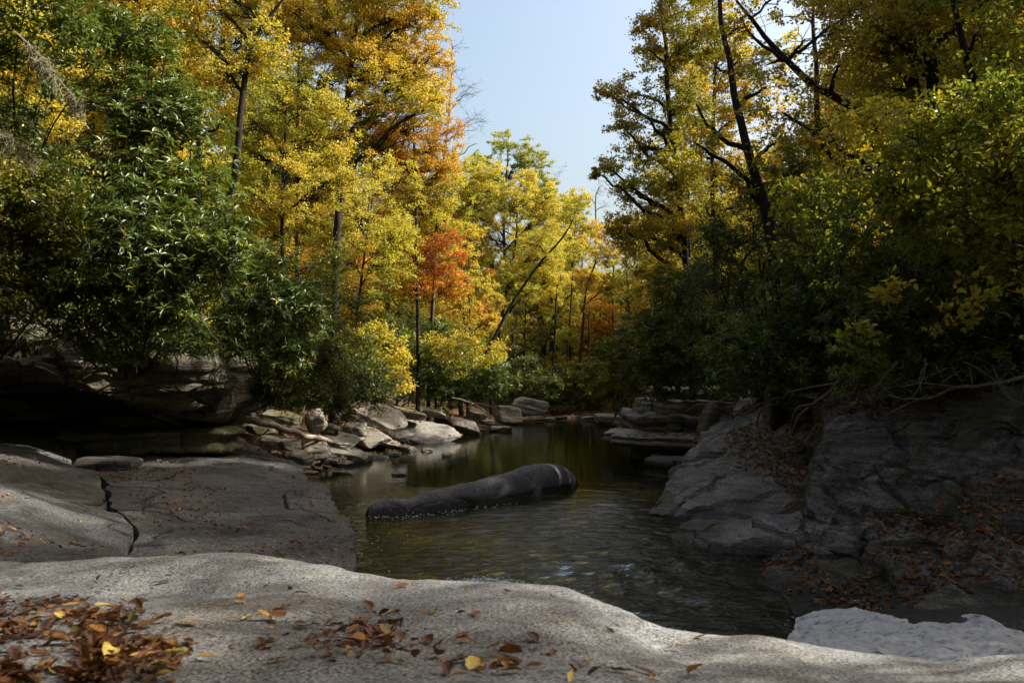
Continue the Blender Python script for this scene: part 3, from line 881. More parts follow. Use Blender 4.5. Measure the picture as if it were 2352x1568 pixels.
# left shore: tumbled shards and slabs between the slab and the pool
SH = [  # px, py, D, (sx,sy,sz), yaw, tiltx, tilty, mat, label, seed
    (868, 952, 25.0, (0.85, 0.75, 0.22), -.35, .25, .28, 'P', 'long pale tilted slab under the shrubs, uphill of the brightest slab on the left shore', 3),
    (966, 998, 27.5, (0.95, 1.0, 0.36), -.3, .30, .30, 'P', 'brightest pale sloping slab running down into the pool on the left shore', 6),
    (1055, 975, 31.5, (0.75, 1.1, 0.40), .3, .12, -.10, 'W', 'dark wet overhanging rock capped with leaf litter beside the pool', 9),
    (727, 962, 19.0, (0.26, 0.3, 0.36), .4, .3, -.3, 'S', 'upright grey shard leaning beneath the left shore shrubs', 12),
    (650, 958, 18.6, (0.55, 0.5, 0.17), .1, .2, .18, 'M', 'bright green mossy rock above the driftwood log', 15),
    (600, 985, 18.0, (0.34, 0.3, 0.14), .6, .1, .1, 'M', 'mossy stone directly below the driftwood log', 18),
    (780, 1012, 21.0, (0.5, 0.42, 0.16), -.4, .25, .25, 'S', 'flat tan slab tilted toward the pool by the end of the log', 21),
    (845, 1003, 23.5, (0.6, 0.5, 0.13), -.5, .2, .22, 'S', 'thin pale plate tilted beside the brightest slab', 24),
    (815, 985, 22.5, (0.42, 0.4, 0.24), .3, .1, .1, 'S', 'grey blocky rock behind the thin pale plates', 27),
    (890, 1018, 24.0, (0.42, 0.35, 0.14), .2, .15, .2, 'S', 'small light slab at the foot of the brightest slab', 30),
    (800, 1043, 20.6, (0.62, 0.4, 0.20), -.15, .1, .15, 'S', 'long low brown rock at the waterline of the left shore', 33),
    (725, 1035, 18.7, (0.42, 0.36, 0.22), .3, .2, -.1, 'S', 'angular brown rock beside the flat slab on the left shore', 36),
    (688, 1052, 17.2, (0.33, 0.3, 0.22), -.2, .1, .2, 'S', 'squarish brown rock nearest the big flat slab at the waterline', 39),
    (760, 1058, 18.6, (0.22, 0.2, 0.10), .3, .1, .1, 'S', 'small pale stone at the waterline, third from the big flat slab', 42),
    (785, 1063, 18.7, (0.26, 0.22, 0.09), -.3, .2, .1, 'S', 'small flat tan shard at the waterline beside the long low brown rock', 45),
    (905, 1042, 22.2, (0.24, 0.2, 0.12), .3, .1, .1, 'W', 'dark wet cobble at the waterline below the brightest slab', 48),
    (868, 1050, 21.6, (0.40, 0.3, 0.13), .1, .0, .1, 'W', 'wide dark wet stone in the shallows left of the lone dark stone', 51),
    (935, 1030, 23.8, (0.3, 0.24, 0.15), -.5, .1, .1, 'W', 'dark rounded cobble tucked under the brightest slab', 54),
    (980, 1035, 23.6, (0.20, 0.18, 0.14), .2, .1, .1, 'W', 'dark cobble at the tip of the left shore shallows', 57),
    (1030, 1046, 22.0, (0.19, 0.17, 0.12), .2, .0, .0, 'W', 'lone dark pointed stone standing in the pool', 60),
    (915, 1089, 17.5, (0.18, 0.14, 0.05), .2, .0, .0, 'W', 'tiny dark stone just breaking the pool surface behind the stranded rock', 63),
    (700, 1075, 16.6, (0.16, 0.13, 0.06), .2, .1, .0, 'S', 'small flat pebble against the edge of the big flat slab', 66),
    (712, 1085, 16.4, (0.2, 0.13, 0.05), -.3, .0, .0, 'S', 'thin pebble in the water by the corner of the big flat slab', 69),
    (665, 1020, 18.0, (0.30, 0.26, 0.14), .7, .2, .1, 'S', 'dull grey stone among brown leaves below the log', 72),
    (620, 1010, 17.8, (0.26, 0.22, 0.12), .1, .2, .2, 'S', 'half buried stone among leaves at the back of the big flat slab', 75),
    (758, 985, 20.5, (0.32, 0.3, 0.15), .1, .2, .2, 'M', 'mossy stone between the log and the upright shard', 78),
    (940, 950, 27.5, (0.6, 0.6, 0.2), .4, .1, .2, 'M', 'mossy slab in shade above the brightest slab', 81),
    (995, 945, 31.0, (0.5, 0.5, 0.16), .1, .2, .15, 'S', 'pale stone behind the leaf covered wet rock', 84),
    (1098, 955, 35.0, (0.45, 0.45, 0.30), .1, .1, .15, 'M', 'mossy tan boulder just beyond the leaf covered wet rock', 87),
    (1118, 968, 35.0, (0.4, 0.35, 0.18), .4, .1, .15, 'S', 'tan stone at the far waterline beside the mossy tan boulder', 90),
    (1150, 984, 33.5, (0.55, 0.4, 0.16), .0, .0, .0, 'S', 'low grey whaleback stone rising from the far pool', 93),
    (1090, 987, 32.5, (0.6, 0.3, 0.07), .1, .0, .0, 'S', 'thin brown plate of rock afloat at the far left waterline', 96),
    (1165, 950, 39.0, (0.8, 0.7, 0.55), .3, .2, .1, 'S', 'large grey block in shade at the far bend', 99),
    (1238, 963, 42.0, (0.30, 0.25, 0.07), .1, .0, .0, 'S', 'flat pale stone, left of the three on the far gravel', 102),
    (1262, 961, 42.5, (0.34, 0.25, 0.12), .5, .0, .0, 'P', 'pale stone, middle of the three on the far gravel', 105),
    (1288, 959, 43.0, (0.40, 0.3, 0.12), .2, .0, .0, 'P', 'pale stone, right of the three on the far gravel', 108),
    (1410, 962, 38.5, (1.15, 0.8, 0.34), .1, .05, .03, 'P', 'rounded pale boulder at the far bend beside the layered ledge', 111),
    (1360, 958, 43.5, (0.7, 0.4, 0.12), .2, .0, .0, 'S', 'long low grey stone at the far waterline', 114),
    (1440, 945, 40.0, (0.7, 0.5, 0.30), .2, .0, .1, 'P', 'pale block half hidden behind the layered ledge', 117),
    (1215, 930, 43.0, (1.0, 0.7, 0.6), .2, .0, .1, 'S', 'shaded grey boulder under the far evergreens', 120),
]
MM = {'P': PALE, 'S': SHORE, 'M': MOSSY, 'W': WETROCK}
for k, (px, py, D, sz, yaw, tx, ty, mk, lab, sd) in enumerate(SH):
    big_ = 1.3 if k in (0, 1, 6, 7, 9, 10) else 1.12
    sz = (sz[0] * big_, sz[1] * big_, sz[2])
    boulder('stone' if max(sz) < .45 else 'boulder', P(px, py, D) - np.array([0, 0, sz[2] * .12]), sz, sd + 200, MM[mk], lab, yaw, tx, ty, sub=5 if max(sz) > .5 else 4, p=34, planes=9, noise=0.07, box=0.9,
            group='rocks tumbled along the shore', cat='rock', key='shore%d' % k)
sr = np.random.default_rng(77)
for k in range(70):
    D = sr.uniform(17, 36)
    x = float(np.interp(D, YL, XL)) - abs(sr.normal(0, 0.8)) + 0.1
    s = sr.uniform(0.05, 0.18)
    boulder('cobble', (x, D, gz(x, D) + s * 0.3), (s, s * sr.uniform(.6, 1), s * sr.uniform(.35, .6)), 900 + k, [SHORE, SHORE, WETROCK, PALE][k % 4],
            'small cobble among the leaf strewn stones of the left shore', sr.uniform(0, 6), sr.normal(0, .2), sr.normal(0, .2), sub=3, group='cobbles on the left shore', cat='cobble')

# the long rock stranded in the pool
def stranded_rock():
    ax = [(848, 1184), (862, 1183), (905, 1181), (950, 1177), (1020, 1170), (1100, 1158), (1200, 1142), (1270, 1130), (1315, 1120), (1330, 1112)]
    top = [1178, 1156, 1143, 1144, 1127, 1108, 1085, 1063, 1072, 1094]
    A = []
    for (px, py), t in zip(ax, top):
        D = 2.0 * F / (py - 880)
        a = P(px, py, D); a[2] = 0
        zt = P(px, t, D + 0.12)[2]
        A.append([a[0], a[1], zt])
    A = catmull(np.array(A), 150)
    hw = np.interp(np.linspace(0, 1, 150), [0, .02, .08, .2, .5, .8, .95, 1], [.02, .10, .17, .21, .27, .33, .33, .22])
    d = unit(np.gradient(A[:, :2], axis=0)); perp = np.stack([-d[:, 1], d[:, 0]], 1)
    na = 64
    th = np.linspace(0, 2 * PI, na, endpoint=False)
    cx = np.sign(np.cos(th)) * np.abs(np.cos(th)) ** 0.75; cz = np.sign(np.sin(th)) * np.abs(np.sin(th)) ** 0.8
    off = perp[:, None] * (hw[:, None] * (cx + 1) * 1.0)[..., None]      # near face sits on the waterline
    zc = (A[:, 2] - 0.35) / 2; zr = (A[:, 2] + 0.35) / 2
    z = zc[:, None] + zr[:, None] * cz - 0.10 * cx * (cz > 0) * zr[:, None]
    V = np.concatenate([A[:, None, :2] + off, z[..., None]], -1)
    V = V + (0.028 * fbm(V, 2.0, 4, 3) + 0.010 * fbm(V, 14, 3, 4) + facets(12, 20, .02, (0, 0, 0), (2, .1))(V))[..., None] * np.concatenate([perp[:, None] * cx[None, :, None], np.broadcast_to(cz, z.shape)[..., None]], -1)
    i = np.arange(150 * na).reshape(150, na); i2 = np.roll(i, -1, 1)
    Fc = [np.stack([i[:-1], i[1:], i2[1:], i2[:-1]], -1).reshape(-1, 4), i[:1], i[-1:, ::-1]]
    V = V.reshape(-1, 3); base = np.array([V[:, 0].mean(), V[:, 1].mean(), V[:, 2].min()])
    o = link('boulder', mesh_np('boulder', V - base, Fc), LOGROCK, None, base)
    tag(o, 'long smooth dark rock like a stranded log in the middle of the pool', 'rock')


stranded_rock()

DARKWET = rock_mat('rock_streaming', (0.03, 0.03, 0.033), (0.07, 0.068, 0.07), stain_amt=0.2, strata=.5, scale=1.2, rough=0.22, bump=0.8, grain=40)
# right bank: layered ledge
def ol(D0, pts, z):
    return [(P(px, 900, D)[0], D) for px, D in pts]


ledge('rock_ledge', ol(0, [(1400, 21.5), (1450, 20.5), (1530, 19.6), (1660, 18.6), (1760, 19.5), (1740, 24), (1560, 26), (1440, 25)], 0), 0.72, 0.34, RSLOPE,
      'lowest shelf of the layered ledge, jutting over the pool with leaves on top', tilt=(0.03, 0.0), seed=31, noise=0.05, key='shelf')
ledge('rock_ledge', ol(0, [(1470, 21.4), (1560, 19.9), (1620, 19.4), (1660, 21), (1560, 24)], 0), 0.36, 0.75, RBANK,
      'dark undercut base rock below the lowest shelf of the layered ledge', seed=32, noise=0.07)
ledge('rock_ledge', ol(0, [(1490, 19.3), (1560, 18.6), (1610, 18.4), (1630, 19.5), (1540, 20.4)], 0), 0.22, 0.5, RBANK,
      'low brown leafy rock at the waterline under the layered ledge', seed=36, noise=0.05)
ledge('rock_ledge', ol(0, [(1440, 23.5), (1500, 21.8), (1600, 20.8), (1720, 20.5), (1760, 23), (1600, 27), (1470, 26.5)], 0), 1.16, 0.56, RBANK,
      'middle shelf of the layered ledge with shadowed grooves', tilt=(0.02, 0), seed=33, noise=0.07)
ledge('rock_ledge', ol(0, [(1445, 24.2), (1510, 22.4), (1600, 21.4), (1720, 21), (1780, 23.5), (1600, 28), (1470, 27)], 0), 1.52, 0.46, RSLOPE,
      'grey upper shelf of the layered ledge with a rounded nose', tilt=(0.02, 0), seed=34, noise=0.07)
ledge('rock_ledge', ol(0, [(1490, 25), (1560, 23), (1640, 22), (1740, 21.6), (1800, 24), (1640, 28), (1520, 28)], 0), 1.86, 0.46, MOSSY,
      'topmost mossy shelf of the layered ledge under the shrubs', tilt=(0.02, 0), seed=35, noise=0.07)
boulder('boulder', P(1625, 975, 17.8), (0.22, 0.3, 0.75), 71, CLIFF, 'dark upright slab wedged between the layered ledge and the leafy slope', yaw=.2, tiltx=.1, tilty=.35, box=1)

# right bank: sloping leafy rock
rows = [[(1490, 1185, 12.2), (1575, 1270, 10.0), (1700, 1290, 9.4), (1860, 1280, 9.2)],
        [(1516, 1142, 14), (1586, 1205, 11.4), (1700, 1222, 10.7), (1850, 1215, 10.4)],
        [(1562, 1062, 15.6), (1640, 1112, 13.2), (1735, 1122, 12.4), (1865, 1110, 12)],
        [(1612, 1012, 17), (1685, 1026, 15.2), (1765, 1026, 14.2), (1875, 1012, 13.6)],
        [(1655, 962, 18.2), (1725, 946, 17), (1800, 934, 16), (1895, 920, 15.4)],
        [(1700, 905, 20), (1765, 890, 19), (1830, 880, 18), (1910, 860, 17)]]
loft('boulder', rows, 320, 340, RSLOPE, noise=[(0.16, 0.8, 4, 51), (0.06, 3.2, 4, 52)], extra=both(facets(7, 26, .06), beds(2.6, .028, (.55, -.3, .8), 7), beds(8, .010, (.55, -.3, .8), 8), grooves(.7, .05, .10, 8), grooves(1.4, .05, .05, 18, (1, .5, 2))), strata=(0.05, 2.2, (0.45, -0.2, 0.85), 12), key='rr2',
     label='grey sloping rock on the right bank, wet at the waterline and leaf strewn above')
ledge('rock_ledge', ol(0, [(1760, 15.5), (1840, 14.6), (1900, 15), (1900, 18), (1780, 18)], 0), 1.75, 0.45, CLIFF,
      'dark rounded shelf behind the exposed roots on the right bank', seed=61, noise=0.08)
ledge('rock_ledge', ol(0, [(1740, 17.0), (1830, 16.2), (1920, 16.5), (1920, 20), (1760, 20)], 0), 2.25, 0.5, CLIFF,
      'upper dark shelf above the exposed roots on the right bank', seed=62, noise=0.08)
# right bank: big rock in front
rows = [[(1812, 1350, 9.2), (1796, 1365, 7.8), (1865, 1440, 6.7), (1965, 1455, 6.3), (2150, 1450, 6.1), (2420, 1440, 5.8), (2800, 1460, 5.2)],
        [(1822, 1280, 10), (1790, 1308, 8.5), (1872, 1345, 7.7), (2000, 1330, 7.2), (2165, 1310, 6.9), (2420, 1270, 6.6), (2800, 1250, 6.1)],
        [(1838, 1180, 11.2), (1832, 1185, 9.4), (1905, 1178, 8.8), (2030, 1165, 8.3), (2185, 1150, 7.9), (2420, 1105, 7.5), (2800, 1080, 7.0)],
        [(1856, 1075, 12.6), (1872, 1062, 10.5), (1935, 1040, 9.8), (2060, 1015, 9.3), (2205, 1000, 8.9), (2420, 960, 8.4), (2800, 930, 7.8)],
        [(1872, 960, 14), (1902, 965, 11.8), (1965, 945, 11.2), (2085, 928, 10.6), (2225, 910, 10.1), (2420, 880, 9.5), (2800, 845, 9.0)],
        [(1884, 880, 15.5), (1920, 905, 13.6), (1975, 890, 13), (2095, 880, 12.4), (2235, 865, 12), (2420, 840, 11.5), (2800, 800, 11)]]
loft('boulder', rows, 420, 380, RBANK, noise=[(0.18, 0.75, 4, 71), (0.10, 2.4, 5, 72), (0.03, 9, 3, 73)], extra=both(facets(8, 44, .10), beds(3.2, .055, (.75, -.35, .5), 5), beds(9, .025, (.75, -.35, .5), 6), grooves(.8, .06, .16, 9), grooves(1.6, .06, .09, 19, (1, .6, 1.6))), strata=(0.07, 2.8, (0.75, -0.35, 0.5), 22), key='rr1',
     label='big rough purple grey rock face on the right bank, cracked and littered with leaves')
boulder('boulder', P(2290, 1400, 6.1) - np.array([0, 0, 0.33]), (1.5, 0.55, 0.42), 83, DARKWET, 'low dark wet rock the white water pours over', yaw=-.15, p=7, sub=5, noise=0.07, tilty=-.05)
# gaps in the leaves above the right bank, where the photograph shows sun on the rocks
for px, py, D, r_ in [(510, 1062, 13.6, .25), (570, 1066, 13.7, .32), (620, 1078, 13.6, .2), (70, 1180, 7.6, .2), (160, 1183, 7.8, .25), (50, 1045, 10.2, .25), (125, 1048, 10.6, .25),
                      (1115, 1102, 13.6, .12), (980, 990, 27.5, .9), (870, 950, 25, .8), (700, 1000, 19, .7), (800, 1015, 21, .8), (640, 960, 18.6, .6), (520, 900, 13.0, .5), (440, 900, 12.3, .4),
                      (740, 1520, 1.9, .55), (580, 1425, 2.5, .35), (900, 1490, 2.1, .4), (1150, 1460, 2.3, .6), (1380, 1490, 2.3, .5), (1000, 1405, 2.8, .25), (1870, 1530, 2.4, .3), (1600, 1500, 2.5, .3), (350, 1510, 1.9, .12), (2200, 400, 8.6, .45), (2100, 300, 8.6, .4), (2300, 320, 8.6, .4), (1960, 420, 11.5, .8),
                      (330, 250, 11.5, 1.2), (420, 520, 11, 1.2), (180, 560, 11, 1.2), (580, 700, 14, 1.2), (300, 680, 11, 1.0), (1000, 830, 33, 1.5), (1090, 860, 33, 1.3), (870, 820, 23.5, 1.0), (760, 820, 19.5, 1.0)]:
    GAPS.append((P(px, py, D), r_))

# ------------------------------------------------------------------ trees on the left bank
GL = 'trees on the left bank'
GR = 'trees on the right bank'
GC = 'trees at the bend'
tree('maple_tree', 'tall golden maple whose dark trunk leaves the frame left of the sky gap', 24,
     [(770, 700), (785, 420), (800, 190), (822, 20), (850, -160)],
     [(740, 60, 105), (900, 50, 105), (985, 35, 60), (640, 10, 100), (860, 165, 100), (960, 150, 85), (1000, 235, 52), (900, -90, 150), (700, -100, 140), (800, -180, 150), (1010, 120, 40)],
     GOLD, 0.15, group=GL, hue=0.52, seed=1, leaf=0.085)
tree('maple_tree', 'orange maple whose crown edges the sky above the bare tree', 31,
     [(960, 800), (955, 560), (950, 300), (970, 180)],
     [(930, 300, 100), (1000, 335, 62), (870, 330, 85), (985, 210, 62), (1030, 295, 36), (940, 400, 70), (1015, 390, 40)],
     ORANGE, 0.09, group=GL, hue=0.34, seed=2, leaf=0.085)
tree('maple_tree', 'bright yellow maple standing just behind the tall rhododendron', 22,
     [(650, 760), (645, 520), (655, 300), (665, 120)],
     [(640, 250, 100), (560, 290, 80), (720, 320, 105), (650, 410, 90), (790, 400, 95), (560, 430, 60), (740, 230, 70)],
     YELLOW, 0.075, group=GL, hue=0.5, seed=3, leaf=0.08)
tree('maple_tree', 'orange gold maple with a heavy dark limb slanting up to the right', 15.5,
     [(520, 560), (540, 400), (560, 180), (600, 60), (680, -40)],
     [(520, 170, 85), (450, 80, 85), (600, 130, 85), (560, 30, 80), (480, -50, 110), (650, -60, 110), (420, -20, 70)],
     GOLD, 0.10, group=GL, hue=0.5, seed=4, leaf=0.075)
tree('maple_tree', 'golden maple leaning over the pool above the dark evergreens', 26,
     [(800, 860), (830, 640), (850, 430)],
     [(830, 500, 105), (900, 430, 80), (780, 590, 85), (890, 590, 80), (730, 510, 65), (930, 520, 55), (840, 670, 60), (760, 680, 50)],
     YELLOW, 0.08, group=GL, hue=0.55, seed=5, leaf=0.08)
tree('birch_tree', 'yellow green tree filling the gap between the orange maple and the round crowned yellow tree', 33,
     [(985, 880), (995, 640), (1010, 420)],
     [(1010, 430, 62), (955, 480, 80), (1060, 470, 46), (1030, 400, 34), (1000, 530, 60)],
     YELLOW, 0.10, group=GL, hue=0.38, seed=6, leaf=0.09)
tree('maple_tree', 'rust orange understory maple in shade left of the leaning trunk', 32,
     [(1000, 900), (990, 760), (1000, 600)],
     [(1000, 610, 70), (945, 660, 55), (1030, 555, 45), (1040, 650, 45), (960, 580, 50)],
     ORANGE, 0.06, group=GL, hue=0.72, seed=7, leaf=0.085)
tree('maple_tree', 'deep gold tree behind the tall rhododendron at the top left', 19,
     [(330, 620), (330, 330), (340, 80), (345, -120)],
     [(330, 60, 110), (420, 160, 90), (250, 160, 90), (260, -60, 130), (400, -80, 130), (170, 40, 110), (90, 180, 90)],
     GOLD, 0.13, group=GL, hue=0.35, seed=8, leaf=0.085)
tree('birch_tree', 'pale yellow tree glimpsed at the left edge behind the mossy branches', 16,
     [(60, 660), (50, 420), (60, 150)],
     [(60, 250, 100), (-40, 150, 120), (110, 120, 70), (0, 0, 120)],
     YELLOW, 0.09, group=GL, hue=0.6, seed=9, leaf=0.085)
tree('oak_tree', 'dark trunked olive tree behind the golden maples at the top left', 27,
     [(470, 740), (455, 400), (460, 100), (470, -150)],
     [(450, 120, 120), (560, 220, 110), (350, 230, 110), (450, -60, 150), (620, 60, 120), (260, 30, 120)],
     LIME, 0.14, group=GL, hue=0.55, seed=10, leaf=0.11, k=26)
tree('oak_tree', 'tall slim olive tree deep behind the yellow maple', 30,
     [(690, 800), (685, 450), (690, 100), (700, -100)],
     [(700, 180, 120), (800, 320, 110), (600, 350, 110), (700, 460, 110), (850, 120, 110), (760, 20, 120), (930, 220, 80)],
     LIME, 0.11, group=GL, hue=0.75, seed=12, leaf=0.11, k=26)
# the bare tree that reaches into the sky
tree('bare_tree', 'leafless grey tree spreading fine twigs into the sky beside the orange maple', 36,
     [(985, 860), (1005, 520), (1020, 330), (1040, 170), (1040, 90)],
     [(1085, 275, 42, 0), (1075, 215, 42, 0), (1050, 160, 36, 0), (1040, 110, 30, 0), (1095, 330, 34, 0)],
     None, 0.09, group=GL, seed=13, lpc=0, k=26, cl_r=0.5, twigs=4, bark=BARK_PALE, twig_mat=BARK, shell=0.2, at_limb=0.1)
# centre, round the bend
tree('maple_tree', 'slender trunk leaning right over the far pool with thin yellow foliage', 37,
     [(1062, 905), (1120, 810), (1180, 690), (1235, 610), (1300, 530), (1330, 470)],
     [(1230, 560, 34), (1310, 500, 30), (1190, 630, 24), (1270, 590, 22), (1330, 455, 26), (1140, 700, 20)],
     YELLOW, 0.11, group=GC, hue=0.6, seed=14, leaf=0.08, k=50)
tree('maple_tree', 'broad round crowned bright yellow tree at the centre of the bend', 44.5,
     [(1130, 910), (1150, 740), (1180, 560), (1190, 440)],
     [(1180, 470, 70), (1105, 450, 62), (1250, 500, 56), (1150, 555, 70), (1235, 580, 62), (1080, 520, 50), (1130, 400, 36), (1265, 450, 34), (1210, 420, 36), (1090, 590, 60), (1180, 650, 60), (1260, 640, 50), (1060, 460, 50)],
     YELLOW, 0.14, group=GC, hue=0.58, seed=15, leaf=0.10, k=34)
tree('oak_tree', 'tall yellow green tree crowning the skyline above the yellow round tree', 54,
     [(1180, 800), (1160, 560), (1165, 420), (1172, 310)],
     [(1170, 335, 46), (1120, 375, 40), (1220, 372, 46), (1175, 410, 56), (1250, 425, 34), (1095, 430, 40), (1150, 315, 24), (1130, 440, 50), (1080, 480, 50), (1230, 460, 50), (1270, 480, 40)],
     LIME, 0.16, group=GC, hue=0.55, seed=16, leaf=0.12, k=26)
C_T = [
    ('maple_tree', 'thin yellow tree with a straight dark trunk right of the leaning one', 48, [(1268, 925), (1275, 760), (1285, 600), (1300, 470)], [(1300, 480, 34), (1275, 540, 34), (1320, 560, 32), (1290, 640, 30)], YELLOW, .10, .6),
    ('maple_tree', 'slim gold tree with a forked dark trunk at the middle of the bend', 50, [(1325, 935), (1335, 800), (1350, 660), (1380, 560)], [(1350, 640, 36), (1390, 590, 34), (1330, 700, 30), (1400, 660, 30)], GOLD, .11, .45),
    ('maple_tree', 'red orange tree low in the middle of the bend', 53, [(1345, 930), (1350, 840), (1352, 700)], [(1345, 720, 30), (1330, 780, 26), (1370, 760, 28)], RUST, .07, .1),
    ('maple_tree', 'orange topped tree at the foot of the sky notch', 56, [(1405, 920), (1408, 700), (1410, 540)], [(1400, 530, 34), (1425, 580, 34), (1375, 570, 28), (1440, 520, 26)], ORANGE, .10, .35),
    ('birch_tree', 'pale green tree rising under the sky notch', 60, [(1340, 920), (1338, 700), (1335, 480)], [(1335, 475, 28), (1320, 520, 34), (1350, 530, 30), (1310, 465, 18)], LIME, .11, .85),
    ('maple_tree', 'yellow tree against the dark evergreens of the right bank', 40, [(1450, 900), (1448, 760), (1440, 600)], [(1440, 610, 45), (1470, 680, 45), (1420, 690, 38), (1450, 750, 40)], GOLD, .09, .3),
    ('maple_tree', 'gold leaved tree filling the woods behind the leaning trunk', 50, [(1200, 910), (1205, 760), (1210, 640)], [(1200, 660, 42), (1150, 690, 40), (1240, 700, 40), (1110, 650, 40), (1180, 750, 36)], GOLD, .10, .35),
    ('birch_tree', 'olive green sapling in shade low behind the leaning trunk', 49, [(1180, 910), (1170, 840), (1172, 770)], [(1165, 790, 36), (1210, 800, 34), (1240, 770, 30)], OLIVE, .06, .5),
    ('maple_tree', 'bronze sapling beside the straight trunks of the bend', 51, [(1300, 920), (1302, 840), (1305, 760)], [(1300, 780, 36), (1280, 830, 30), (1330, 840, 32)], BROWNGOLD, .06, .4),
    ('maple_tree', 'copper sapling under the orange topped tree', 54, [(1400, 910), (1400, 820), (1398, 740)], [(1395, 760, 34), (1420, 720, 30), (1375, 700, 28)], ORANGE, .06, .5),
]
for i, (nm, lb, D, pts, L, m, r0, h) in enumerate(C_T):
    tree(nm, lb, D, pts, L, m, r0, group=GC, hue=h, seed=30 + i, leaf=0.105, k=26, lpc=60)
tree('bare_tree', 'spindly bare tree poking into the bottom of the sky notch', 60, [(1365, 900), (1366, 600), (1372, 450), (1385, 425)], [(1380, 440, 26), (1360, 460, 24), (1395, 470, 22)],
     None, 0.08, group=GC, seed=52, lpc=0, k=14, cl_r=0.5, twigs=4, twig_mat=BARK)
tree('bare_tree', 'small bare twigs on the skyline right of the tall yellow green tree', 56, [(1280, 850), (1275, 560), (1272, 420)], [(1275, 400, 22), (1290, 385, 16)],
     None, 0.07, group=GC, seed=53, lpc=0, k=18, cl_r=0.4, twigs=4, twig_mat=BARK)

FILL = [
    ('birch_tree', 'bronze gold tree standing behind the tall bronze tree at the right of the sky gap', 30, [(1590, 850), (1585, 560), (1570, 250)], [(1560, 330, 70), (1530, 430, 66), (1600, 420, 66), (1500, 500, 60), (1590, 520, 66), (1545, 600, 66), (1620, 300, 66), (1600, 200, 66), (1640, 600, 60), (1570, 130, 50)], BROWNGOLD, .11, .35),
    ('maple_tree', 'yellow tree whose top meets the sky just left of the notch', 52, [(1310, 900), (1312, 700), (1318, 500)], [(1310, 480, 40), (1340, 520, 40), (1290, 540, 44), (1350, 570, 40), (1310, 600, 44), (1350, 640, 40)], GOLD, .11, .3),
    ('maple_tree', 'gold tree below the sky notch, partly behind the bronze tree', 50, [(1440, 890), (1440, 720), (1438, 560)], [(1430, 530, 36), (1460, 580, 44), (1410, 600, 40), (1440, 650, 46), (1475, 520, 36), (1400, 660, 40), (1470, 700, 44)], GOLD, .11, .4),
    ('maple_tree', 'pale gold tree filling the left flank of the bend under the orange maple', 40, [(1075, 900), (1078, 760), (1070, 600)], [(1060, 600, 50), (1100, 660, 50), (1050, 700, 50), (1110, 740, 44), (1020, 740, 44), (1080, 540, 44)], GOLD, .10, .5),
    ('birch_tree', 'olive gold tree deep between the leaning trunk and the straight dark trunk', 58, [(1240, 890), (1245, 760), (1240, 620)], [(1230, 640, 44), (1270, 690, 44), (1200, 700, 44), (1250, 760, 44), (1300, 740, 40), (1190, 780, 40)], GOLD, .10, .4),
    ('birch_tree', 'green gold tree deep behind the forked gold tree', 60, [(1360, 890), (1365, 760), (1362, 620)], [(1365, 640, 40), (1330, 690, 40), (1390, 700, 40), (1360, 750, 44), (1410, 780, 40), (1320, 790, 40)], LIME, .10, .8),
    ('maple_tree', 'tall yellow tree between the orange maple and the tall yellow green crown', 46, [(1070, 860), (1065, 620), (1070, 430)], [(1065, 420, 48), (1090, 380, 36), (1050, 480, 50), (1100, 500, 50), (1040, 380, 40)], YELLOW, .12, .55),
]
for i, (nm, lb, D, pts, L, m, r0, h) in enumerate(FILL):
    tree(nm, lb, D, pts, L, m, r0, group=GC, hue=h, seed=130 + i, leaf=0.125, k=17, lpc=70, gap=-.35)

# ------------------------------------------------------------------ trees on the right bank
tree('birch_tree', 'tall bronze leaved tree edging the right side of the sky gap', 22,
     [(1590, 800), (1575, 560), (1545, 300), (1520, 60), (1510, -120)],
     [(1500, 55, 52), (1540, 150, 62), (1455, 215, 52), (1400, 215, 32), (1430, 290, 34), (1490, 340, 66), (1395, 385, 30), (1450, 440, 44), (1560, 250, 70), (1600, 80, 80),
      (1480, 540, 66), (1550, 420, 80), (1540, 520, 72), (1480, 110, 26), (1375, 400, 18), (1420, 520, 34), (1520, 640, 60), (1580, -60, 110), (1375, 215, 16)],
     BROWNGOLD, 0.13, group=GR, hue=0.40, seed=61, leaf=0.095, k=46, gap=-.4, carve=False)
tree('birch_tree', 'second bronze gold tree standing behind the forked dark trunk', 27,
     [(1650, 760), (1640, 480), (1640, 200), (1640, -50)],
     [(1640, 250, 80), (1600, 360, 80), (1680, 360, 80), (1650, 130, 90), (1720, 240, 80), (1620, 470, 80), (1700, 470, 80), (1640, 20, 100), (1760, 120, 80)],
     GOLD, 0.13, group=GR, hue=0.35, seed=62, leaf=0.10, k=24, carve=False)
tree('oak_tree', 'dark forked tree leaning left with bare crooked limbs against the sky', 15,
     [(1780, 640), (1765, 500), (1725, 360), (1690, 220), (1655, 60), (1645, -120)],
     [(1640, 150, 70), (1720, 60, 75), (1600, 330, 50), (1680, 420, 70), (1600, 240, 44), (1760, 200, 75), (1650, -60, 90), (1780, 330, 70), (1620, -180, 110), (1760, -190, 110), (1900, -160, 120), (1650, -340, 130), (1820, -360, 130), (1980, -300, 130), (1720, -520, 130), (1900, -540, 140), (2060, -460, 130)],  # lobes far above the frame added to shade the left slabs
     BROWNGOLD, 0.135, group=GR, hue=0.35, seed=63, leaf=0.08, k=20, lpc=56, carve=False, at_limb=0.15)
tree('oak_tree', 'dark tree sending long half bare branches up to the left near the top right', 12.5,
     [(2050, 560), (1985, 290), (1860, 180), (1760, 80), (1690, -20)],
     [(1850, 90, 85), (1760, 150, 65), (1930, 150, 80), (1800, 260, 80), (1700, 40, 70), (1880, 320, 75), (1950, 30, 100), (1850, -60, 110)],
     BROWNGOLD, 0.10, group=GR, hue=0.4, seed=64, leaf=0.075, k=20, lpc=44, carve=False, at_limb=0.15)
